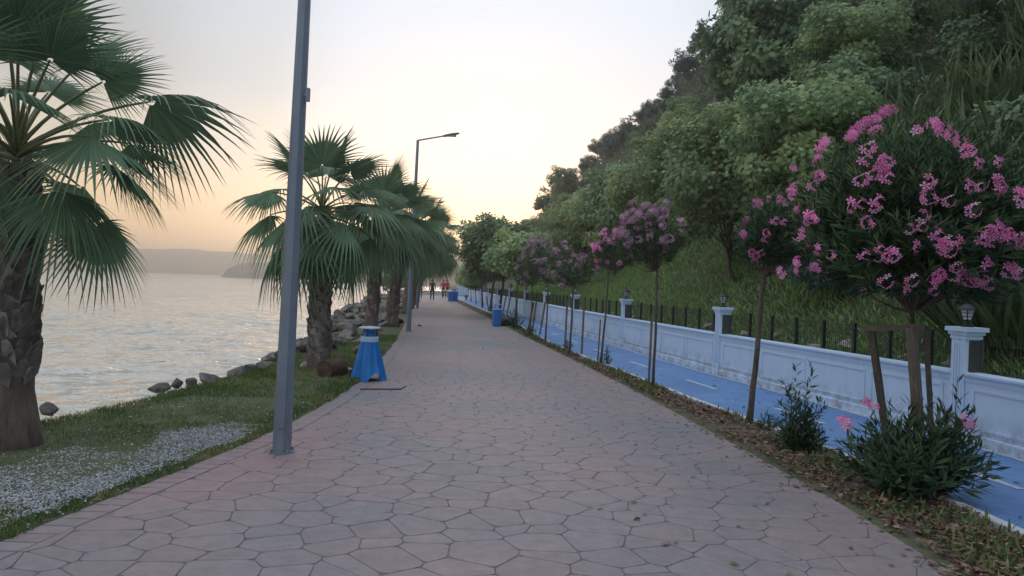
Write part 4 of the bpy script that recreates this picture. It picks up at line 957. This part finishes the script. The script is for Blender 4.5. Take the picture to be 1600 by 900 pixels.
def palm(loc, Hc, lean, lab, seed, Rb=.95, nfr=30, pet=.8, trunk_r=.2, boots_n=70, group=None, hero=False, emin=-38, proto_boots=None, smooth_h=.3, extra=()):
    r = random.Random(seed); e = empty('fan_palm', loc, lab, 'palm', group)
    top = Vector((lean[0], lean[1], Hc))
    mb = MB(); pts = []; rad = []
    for k in range(13):
        f = k / 12; pts.append(Vector((lean[0] * f * f, lean[1] * f * f, -.1 + (Hc - .05) * f))); rad.append(trunk_r * (1.12 - .25 * f + .28 * max(0, .14 - f) / .14) * (.86 if f * Hc > smooth_h else 1) * (1 + .02 * math.sin(k * 2)))
    mb.tube(pts, rad, 18); mb.build('trunk', M['palm_bark'], e, smooth=True)
    # old leaf bases
    TVb = [(-.095, 0, 0), (.095, 0, 0), (.07, .012, .07), (-.07, .012, .07), (-.03, .028, .13), (.03, .028, .13), (.0, .03, .15), (-.06, -.04, .0), (.06, -.04, 0), (.02, .0, .13), (-.02, .0, .13)]
    TFb = [(1, 0, 3, 2), (2, 3, 4, 5), (5, 4, 6), (7, 8, 9, 10), (0, 7, 10, 4, 3), (8, 1, 2, 5, 9), (4, 10, 6), (9, 5, 6), (10, 9, 6), (0, 1, 8, 7)]
    me = npmesh('leaf_base', TVb, [list(f) for f in TFb]); me.materials.append(M['boot'])
    bm_ = MB()
    for k in range(boots_n):
        f = (smooth_h + (Hc - .1 - smooth_h) * (k / boots_n)) ; t_ = f / Hc; a = k * 2.39996 + r.uniform(-.12, .12)
        c = Vector((lean[0] * t_ * t_, lean[1] * t_ * t_, f)); rr_ = trunk_r * (1.12 - .25 * t_) * .86
        s_ = r.uniform(.8, 1.25) * trunk_r / .2
        pos = c + Vector((math.cos(a), math.sin(a), 0)) * (rr_ - .005); rot = Euler((r.uniform(-.16, .06), r.choice((-1, 1)) * r.uniform(.1, .6), a - math.pi / 2), 'ZYX' if False else 'XYZ')
        if hero or k % 1 == 0 and boots_n <= 60 and group is None:
            o = link('leaf_base', me, None, e); o.location = pos; o.rotation_euler = rot; o.scale = (s_, s_, s_)
        else:
            Mx = rot.to_matrix(); bm_.add([pos + Mx @ (Vector(v) * s_) for v in TVb], TFb)
    if bm_.v: bm_.build('leaf_bases', M['boot'], e, kind='stuff')
    specs = []
    for k in range(nfr):
        f = (k + .5) / nfr; el = 84 - (84 - emin) * f ** .85 + r.uniform(-7, 7); az = k * 137.5 + r.uniform(-12, 12); specs.append((az, el, pet * r.uniform(.85, 1.15), Rb * r.uniform(.88, 1.08), r.uniform(.2, .5), False))
    if hero: specs = [s_ for s_ in specs if s_[1] > 22 or math.sin(R_(s_[0])) > -.2]
    specs += list(extra)
    for k in range(7): specs.append((k * 51 + r.uniform(-15, 15), r.uniform(-80, -55), pet * .3, Rb * .5, .5, True))
    for az, el, pe, rb, cup, dead in specs:
        a = R_(az); h_ = Vector((math.cos(a), math.sin(a), 0)); elr = R_(el)
        d0 = h_ * math.cos(elr) + Vector((0, 0, math.sin(elr)))
        bend = R_(6 + 30 * max(0, math.cos(elr))); pts = []; p = top + Vector((0, 0, (el + 50) / 130 * .28 - .12)); cur = elr
        for s_ in range(7):
            pts.append(p.copy()); p = p + (h_ * math.cos(cur) + Vector((0, 0, math.sin(cur)))) * pe / 6; cur -= bend / 6
        ax = h_ * math.cos(cur) + Vector((0, 0, math.sin(cur))); roll = r.uniform(-.5, .5)
        upv = (h_ * -math.sin(cur) + Vector((0, 0, math.cos(cur)))); sv = ax.cross(upv); upv = upv * math.cos(roll) + sv * math.sin(roll)
        V, F, T = fan(r, pts[-1], ax, upv, rb, nseg=44 if hero else 34, spread=r.uniform(95, 125) if not dead else 70, arch=.06 if el > 45 else .24, cup=cup * (.4 if el > 45 else 1) + (.3 if dead else 0), droop=r.uniform(.25, .75) * (.35 if el > 40 else 1) if not dead else .9, dead=dead)
        o = link('dead_frond' if dead else 'frond', npmesh('frond', V, F, T), M['frond_dead'] if dead else M['frond'], e)
        MB().tube(pts, [.028 if hero else .025, .021, .017, .015, .013, .012, .008], 6).build('petiole', M['frond_dead'] if dead else M['petiole'], o)
    return e
p = G(10, 700)
palm(p, 2.6, (-.02, .05), 'nearest fan palm with thick shaggy trunk at the left edge', 41, Rb=.72, nfr=22, pet=.95, trunk_r=.225, boots_n=230, hero=True, smooth_h=.62, emin=4,
     extra=((18, 40, 1.25, .95, .55, False), (-25, 22, 1.0, .85, .6, False), (-30, -5, .8, .78, .45, False), (-75, -6, .4, .58, .4, False), (-100, 60, .9, .9, .3, False), (-60, 75, 1.0, .9, .35, False), (-5, -18, .95, .7, .4, False)))
p = G(497, 577)
palm(p, 2.75, (-.02, 0), 'full fan palm behind the near lamp post, beside the sawn log', 42, Rb=.88, nfr=30, pet=.85, trunk_r=.20, boots_n=150, hero=False, smooth_h=.15, emin=-36)
p = G(579, 527)
palm(p, 3.25, (.25, 0), 'leaning fan palm behind the large blue bag bin', 43, Rb=1.0, nfr=30, pet=.85, trunk_r=.2, boots_n=50, smooth_h=.2)
p = G(612, 510); palm(p, 3.3, (.4, 0), 'fan palm just left of the second lamp post', 44, Rb=1.05, nfr=28, pet=.9, trunk_r=.22, boots_n=40, smooth_h=.2)
p = G(634, 490); palm(p, 3.7, (.9, 0), 'fan palm leaning right behind the second lamp post', 45, Rb=1.1, nfr=28, pet=.95, trunk_r=.22, boots_n=40, smooth_h=.2)
for k, (px, py, lab) in enumerate(((640, 482, 'sixth palm along the shore, dark against the sky glow'), (645, 476, 'seventh palm along the shore, small and distant'), (650, 471, 'farthest palm of the shore row'))):
    p = G(px, py); palm(p, 3.4 + .2 * k, (1.0 + .4 * k, 0), lab, 46 + k, Rb=1.1, nfr=20, pet=.95, trunk_r=.22, boots_n=24, smooth_h=.2, group='distant shore palms')

# ------------------------------------------------------------------ lamp posts
def lamp(loc, Hh, tilt, lab, arm_len=1.15, seed=0):
    e = empty('street_lamp', loc, lab, 'street lamp'); e.rotation_euler = (0, R_(tilt), 0)
    z = [0, .02, Hh * .5, Hh]; rr_ = [.085, .085, .066, .045]
    mb = MB(); n = 8
    mb.tube([(0, 0, a) for a in z], rr_, n); mb.build('pole', M['galv'], e)
    mb = MB(); mb.box((.0, -.082, .55), (.072, .012, .62)); mb.box((.0, -.089, .78), (.012, .006, .02)); mb.box((0, -.089, .34), (.012, .006, .02)); mb.build('access_door', M['galv'], e)
    mb = MB(); mb.lathe([(.125, -.01), (.125, .012), (.104, .012), (.104, .02)], 8)
    for q in (.8, 2.4, 3.9, 5.5): mb.lathe([(.012, .012), (.012, .04), (.006, .045)], 6, c=(.108 * math.cos(q), .108 * math.sin(q), 0))
    mb.build('base_plate', M['galv'], e)
    mb = MB(); mb.box((.085, -.03, 3.32), (.03, .05, .12)); mb.box((.075, -.03, 3.32), (.045, .02, .02)); mb.build('junction_box', M['timber'] if False else M['galv'], e)
    mb = MB(); a = Vector((0, 0, Hh - .02)); mb.tube([a + Vector((-.03, 0, -.02)), a + Vector((.05, 0, .02)), a + Vector((arm_len * .75, 0, .2))], [.03, .028, .024], 8); mb.build('arm', M['galv'], e)
    h0 = a + Vector((arm_len * .7, 0, .19)); hd = MB(); prof = [(-.02, .03, .03), (.05, .07, .045), (.2, .10, .05), (.38, .10, .045), (.47, .07, .03), (.5, .03, .012)]
    vs = []; m_ = 8
    for x_, wy, hz in prof:
        for k in range(m_):
            q = 2 * math.pi * k / m_; vs.append(h0 + Vector((x_, wy * math.cos(q), hz * math.sin(q) + x_ * .22)))
    fs = [(i * m_ + k, i * m_ + (k + 1) % m_, (i + 1) * m_ + (k + 1) % m_, (i + 1) * m_ + k) for i in range(len(prof) - 1) for k in range(m_)] + [tuple(range(m_)), tuple((len(prof) - 1) * m_ + k for k in range(m_))]
    hd.add(vs, fs); ho = hd.build('lamp_head', M['galv'], e, smooth=True)
    MB().box(h0 + Vector((.27, 0, .01)), (.26, .13, .035)).build('lens', M['lampglass'], ho)
    return e
lamp(G(440, 707), 6.0, 1.0, 'near grey octagonal lamp post, its top out of view')
lamp(G(638, 518), 6.05, .9, 'second grey lamp post with short arm and flat head above the palms')
for k, (px, py) in enumerate(((652, 481),)): lamp(G(px, py), 6.0, .8, 'distant slim lamp post partly hidden by the last palms')

# ------------------------------------------------------------------ bins, bags, log, strip
def bag_bin(loc, lab):
    e = empty('litter_bin', loc, lab, 'litter bin'); Hh = .86
    MB().lathe([(.035, 0), (.035, .5)], 10).build('pole', M['dark_metal'], e)
    MB().lathe([(.13, 0), (.13, .02), (.04, .03)], 14).build('foot', M['dark_metal'], e)
    n = 56; rings = 16; V = []
    for i in range(rings + 1):
        f = i / rings; z = .63 - .60 * f
        for k in range(n):
            a = 2 * math.pi * k / n; base = .135 + .135 * f ** 1.1
            fold = (math.sin(a * 7 + .5) * .5 + math.sin(a * 11 + 2 + f) * .35 + math.sin(a * 4 + 1) * .3) * .062 * f ** .7
            hem = .05 * math.sin(a * 3 + 4.2) + .035 * math.sin(a * 5)
            V.append(((base + fold) * math.cos(a), (base + fold) * math.sin(a), z + hem * f ** 3 + .02))
    F = [[i * n + k, (i + 1) * n + k, (i + 1) * n + (k + 1) % n, i * n + (k + 1) % n] for i in range(rings) for k in range(n)]
    link('blue_bag', npmesh('blue_bag', V, F, smooth=True), M['bag_blue'], e)
    MB().lathe([(.138, .62), (.146, .63), (.146, .70), (.138, .71), (.128, .70), (.128, .63)], 24).build('clamp_ring', M['band'], e)
    MB().lathe([(.10, .66), (.105, .78), (.11, .80), (.09, .80), (.08, .68)], 18).build('bag_neck', M['bag_blue'], e)
    MB().lathe([(.17, .835), (.175, .845), (.165, .86), (.05, .87), (.01, .875)], 22).build('lid', M['band'], e)
    mb = MB()
    for k in range(3):
        q = 2.1 * k + .4; mb.tube([(.12 * math.cos(q), .12 * math.sin(q), .70), (.12 * math.cos(q), .12 * math.sin(q), .84)], .007, 5)
    mb.build('lid_bracket', M['dark_metal'], e); return e
bag_bin(G(575, 594), 'litter bin with a bright blue bag flaring to the ground beside the log')
def blue_bin(loc, lab, s=1):
    e = empty('litter_bin', loc, lab, 'litter bin'); e.scale = (s, s, s)
    MB().lathe([(.15, .02), (.165, .04), (.18, .62), (.185, .63)], 18).build('bin_body', M['bin_blue'], e)
    MB().lathe([(.19, .63), (.19, .66), (.17, .67)], 18).build('rim', M['band'], e)
    MB().lathe([(.17, .80), (.175, .81), (.12, .85), (.02, .87)], 16).build('lid', M['bin_blue'], e)
    mb = MB()
    for k in range(3): q = 2.1 * k; mb.tube([(.15 * math.cos(q), .15 * math.sin(q), .66), (.15 * math.cos(q), .15 * math.sin(q), .81)], .012, 5)
    mb.build('lid_bracket', M['dark_metal'], e); return e
b_ = G(776, 510); blue_bin(b_, 'blue litter bin on the right path edge beside a black rubbish bag')
for px, lab in ((704, 'far blue litter bin, left of the farthest pair'), (711, 'far blue litter bin, right of the farthest pair')):
    b_ = G(px, 471); b_.x = min(b_.x, float(RE(b_.y)) + .3); blue_bin(b_, lab, 1.25)
def rubbish_bag(loc, lab):
    r = random.Random(5); bm = bmesh.new(); bmesh.ops.create_icosphere(bm, subdivisions=4, radius=1)
    for v in bm.verts:
        c = v.co; n_ = noise.noise(c * 2.2) * .18 + abs(noise.noise(c * 5)) * .12; c *= 1 + n_; c.z = max(c.z, -.62)
        if c.z > .55: c.x *= .75; c.y *= .75
        v.co = Vector((c.x * .42, c.y * .32, (c.z + .62) * .27))
    me = bpy.data.meshes.new('rubbish_bag'); bm.to_mesh(me); bm.free()
    for p_ in me.polygons: p_.use_smooth = True
    e = empty('rubbish_bag', loc, lab, 'rubbish bag'); link('sack', me, M['black'], e); MB().lathe([(.05, .38), (.03, .42), (.07, .47), (.02, .46)], 9).build('knot', M['black'], e)
b_ = G(786, 509); rubbish_bag(b_, 'black rubbish bag lying against the blue bin on the right path edge')
# sawn palm log
p = G(517, 592); e = empty('sawn_log', (p.x, p.y + .1, .0), 'short dark sawn log lying by the foot of the full fan palm', 'log', rz=R_(-22))
n = 20; mb = MB(); pts = [(0, -.22, .15), (0, -.1, .155), (0, .1, .15), (0, .22, .15)]; mb.tube(pts, [.15, .16, .158, .15], n, cap=False); mb.build('bark_body', M['log'], e, smooth=True)
for s_ in (-1, 1):
    mb = MB(); ring = [(.148 * math.cos(q), s_ * (.222 + random.uniform(-.004, .004)), .15 + .148 * math.sin(q)) for q in np.linspace(0, 6.283, n, endpoint=False)]; mb.add([(0, s_ * .226, .15)] + ring, [(0, 1 + k, 1 + (k + 1) % n) for k in range(n)]); mb.build('sawn_end', M['log'] if s_ < 0 else M['log_end'], e)
def lone(px, py, s, mat, lab):
    p = G(px, py); me = rocks[3].copy(); me.materials.clear(); me.materials.append(M[mat]); o = link('boulder', me); o.location = (p.x, p.y + .1, s * .22); o.scale = (s * 1.2, s, s); o.rotation_euler = (0, .1, .6); tag(o, lab, 'rock')
lone(537, 586, .32, 'rock_pale', 'pale yellowish rock between the sawn log and the blue bag bin')
lone(478, 578, .30, 'rock_pale', 'upright pale stone at the foot of the full fan palm')
lone(560, 555, .34, 'log', 'reddish brown lump behind the left side of the blue bag bin')
lone(505, 548, .55, 'rock', 'brown boulder just behind the full palm trunk')
lone(615, 508, .7, 'log', 'reddish brown stump rock left of the second lamp post')
lone(655, 510, .15, 'rock', 'small dark stone at the foot of the second lamp post, right side')
# strip on the paving
a = G(562, 608, .014); b_ = G(626, 608, .014); c_ = G(634, 603, .014); mb = MB(); mb.tube([a, a.lerp(b_, .5) + Vector((0, .01, 0)), b_, c_], .009, 6); o = mb.build('metal_strip', M['dark_metal']); tag(o, 'thin dark bent rod lying on the paving below the blue bag bin', 'rod')

# ------------------------------------------------------------------ people, far parapet, signs at the end of the path
def person(loc, rz, top, lab, hgt=1.68, stride=.16, legs='dark_cloth'):
    e = empty('person', loc, lab, 'person', rz=rz); k = hgt / 1.7
    V = [(0, 0, .95), (0, 0, 1.12), (0, 0, 1.32), (0, 0, 1.43), (0, .01, 1.50), (0, .02, 1.60), (0, .01, 1.69),
         (-.09, 0, .90), (-.10, stride * .6, .50), (-.10, stride, .10), (-.10, stride + .14, .05), (.09, 0, .90), (.10, -stride * .4, .50), (.10, -stride, .10), (.10, -stride + .14, .05),
         (-.18, 0, 1.38), (-.24, -.04, 1.12), (-.24, .06, .88), (-.24, .10, .80), (.18, 0, 1.38), (.24, .04, 1.12), (.24, .10, .88), (.24, .14, .80)]
    E_ = [(0, 1), (1, 2), (2, 3), (3, 4), (4, 5), (5, 6), (0, 7), (7, 8), (8, 9), (9, 10), (0, 11), (11, 12), (12, 13), (13, 14), (3, 15), (15, 16), (16, 17), (17, 18), (3, 19), (19, 20), (20, 21), (21, 22)]
    Rr = [.14, .125, .16, .11, .055, .095, .06, .09, .062, .042, .035, .09, .062, .042, .035, .06, .045, .034, .03, .06, .045, .034, .03]
    me = bpy.data.meshes.new('body'); me.from_pydata([(x * k, y * k, z * k) for x, y, z in V], E_, []); o = link('body', me, M['skin'], e)
    for m_ in (top, legs): me.materials.append(M[m_])
    sk = o.modifiers.new('skin', 'SKIN'); sb = o.modifiers.new('sub', 'SUBSURF'); sb.levels = sb.render_levels = 1
    for i, v in enumerate(me.skin_vertices[0].data): v.radius = (Rr[i] * k,) * 2; v.use_root = i == 0
    dg = bpy.context.evaluated_depsgraph_get(); m2 = bpy.data.meshes.new_from_object(o.evaluated_get(dg)); o.modifiers.clear(); o.data = m2
    if len(m2.materials) == 0:
        for m_ in ('skin', top, legs): m2.materials.append(M[m_])
    for p_ in m2.polygons:
        c = p_.center / k; p_.use_smooth = True
        p_.material_index = 2 if c.z < .97 and abs(c.x) < .19 and c.z > .07 else (1 if .97 <= c.z < 1.46 and not (abs(c.x) > .2 and c.z < 1.1) else 0)
    bm = bmesh.new(); bmesh.ops.create_icosphere(bm, subdivisions=2, radius=.112 * k)
    for v in list(bm.verts):
        v.co += Vector((0, -.01, 1.625)) * k
        if v.co.y > .05 * k and v.co.z < 1.64 * k: v.co.y = .0
    m3 = bpy.data.meshes.new('hair'); bm.to_mesh(m3); bm.free(); link('hair', m3, M['hair'], e); return e
for px, py, top, lab, rz in ((675, 470, 'dark_cloth', 'person in dark clothes walking on the middle of the far path', .2), (692, 466, 'red_cloth', 'person in a red top at the far path end, left of two', 2.9), (698, 466, 'red_cloth', 'person in a red top at the far path end, right of two', 3.3), (657, 467, 'pale_cloth', 'person in a pale top at the left edge of the far path', 0)):
    p = G(px, py); p.z = .012; person(p, rz, top, lab)
# low kerb wall at the end of the land
e = empty('low_parapet', (float(LE(84)) + 2, 84.6, 0), 'low pale parapet at the seaward end of the promenade', 'wall')
mb = MB(); mb.box((0, 0, .2), (8.5, .3, .4)); mb.build('parapet_body', M['kerb'], e); mb = MB(); mb.box((0, 0, .43), (8.7, .4, .06)); mb.build('coping', M['kerb'], e)
p = G(729, 472); p = Vector((float(WE(66)) - 1.3, 66, 0)); e = empty('white_sign_board', p, 'square white sign board on two legs beneath the far row trees', 'sign')
MB().box((0, 0, .85), (.95, .06, .75)).build('board', M['white_wall'], e)
for s_ in (-1, 1): MB().box((s_ * .4, .06, .6), (.06, .06, 1.2)).build('leg', M['dark_metal'], e)

# ------------------------------------------------------------------ far land
def ridge(name, pts, depth, mat, lab=None, cat=None, kind=None, seed=0, n=90, rough=.12, base=-3):
    """pts : (x, y, h) crest line"""
    xs = np.linspace(0, len(pts) - 1, n); P_ = np.array(pts, float); V = []; m_ = 7
    for i, t in enumerate(xs):
        j = min(int(t), len(pts) - 2); q = P_[j] * (1 - (t - j)) + P_[j + 1] * (t - j)
        h_ = max(.5, q[2] * (1 + rough * noise.noise(Vector((i * .35, seed, 0)))) + q[2] * rough * .4 * noise.noise(Vector((i * 1.7, seed, 4))))
        for k in range(m_):
            f = k / (m_ - 1); V.append((q[0], q[1] - depth / 2 + depth * f, base + (h_ - base) * math.sin(math.pi * (.04 + .92 * f)) ** .6 if 0 < k < m_ - 1 else base))
    a = np.arange(n * m_).reshape(n, m_); F = np.stack([a[:-1, :-1], a[1:, :-1], a[1:, 1:], a[:-1, 1:]], -1).reshape(-1, 4)
    o = link(name, npmesh(name, V, F, smooth=True), M[mat], kind=kind)
    if lab: tag(o, lab, cat)
    return o
def X_at(px, Yd): return (px - 800) / 1200 * Yd
ridge('far_hills', [(X_at(-900, 1300), 1300, 30), (X_at(0, 1300), 1300, 33), (X_at(200, 1300), 1300, 37), (X_at(330, 1300), 1300, 38), (X_at(450, 1300), 1300, 33), (X_at(560, 1300), 1300, 37), (X_at(700, 1300), 1300, 40), (X_at(900, 1300), 1300, 30)], 500, 'far_land', kind='structure', seed=2, rough=.10)
ridge('headland', [(X_at(366, 520), 520, 1), (X_at(371, 520), 520, 7), (X_at(385, 520), 520, 9), (X_at(420, 520), 520, 9.5), (X_at(460, 520), 520, 9), (X_at(520, 520), 520, 8), (X_at(640, 520), 520, 10)], 60, 'headland', kind='structure', seed=9, rough=.12, n=60)
# tan ruin-topped rise behind the path end
ridge('tan_rise', [(X_at(640, 420), 420, 3), (X_at(690, 420), 420, 10), (X_at(722, 420), 420, 16), (X_at(752, 420), 420, 16), (X_at(800, 420), 420, 10), (X_at(880, 420), 420, 4)], 60, 'ruin', kind='structure', seed=4, rough=.1)
e = empty('ruined_keep', (X_at(736, 415), 415, 14), 'squat tan stone keep with sloping sides on the rise beyond the promenade end', 'ruin')
mb = MB(); mb.box((0, 0, 2.6), (13, 12, 7.6), taper=.86); mb.build('keep_wall', M['ruin'], e)
mb = MB(); mb.box((0, 0, 6.65), (11.6, 10.8, .5)); [mb.box((-5.2 + k * 1.15, -5.1, 7.15), (.6, .5, .5)) for k in range(10)]; mb.build('parapet', M['ruin'], e)
mb = MB(); [mb.box((x_, -5.9, 3.2), (.7, .5, 1.2)) for x_ in (-3, 0, 3)]; mb.build('window_slits', M['dark_block'], e)

# ------------------------------------------------------------------ haze
hz = MB().box((-450, 500, 20), (2700, 2500, 56)).build('haze', None)
hz['kind'] = 'stuff'; hz['label'] = 'thin evening sea haze'; hz['category'] = 'haze'
m = bpy.data.materials.new('haze_air'); m.use_nodes = True; m.node_tree.nodes.clear()
pv = m.node_tree.nodes.new('ShaderNodeVolumePrincipled'); pv.inputs['Color'].default_value = (1.0, .965, .91, 1); pv.inputs['Density'].default_value = .0011; pv.inputs['Anisotropy'].default_value = .75
om = m.node_tree.nodes.new('ShaderNodeOutputMaterial'); m.node_tree.links.new(pv.outputs[0], om.inputs['Volume']); hz.data.materials.append(m)
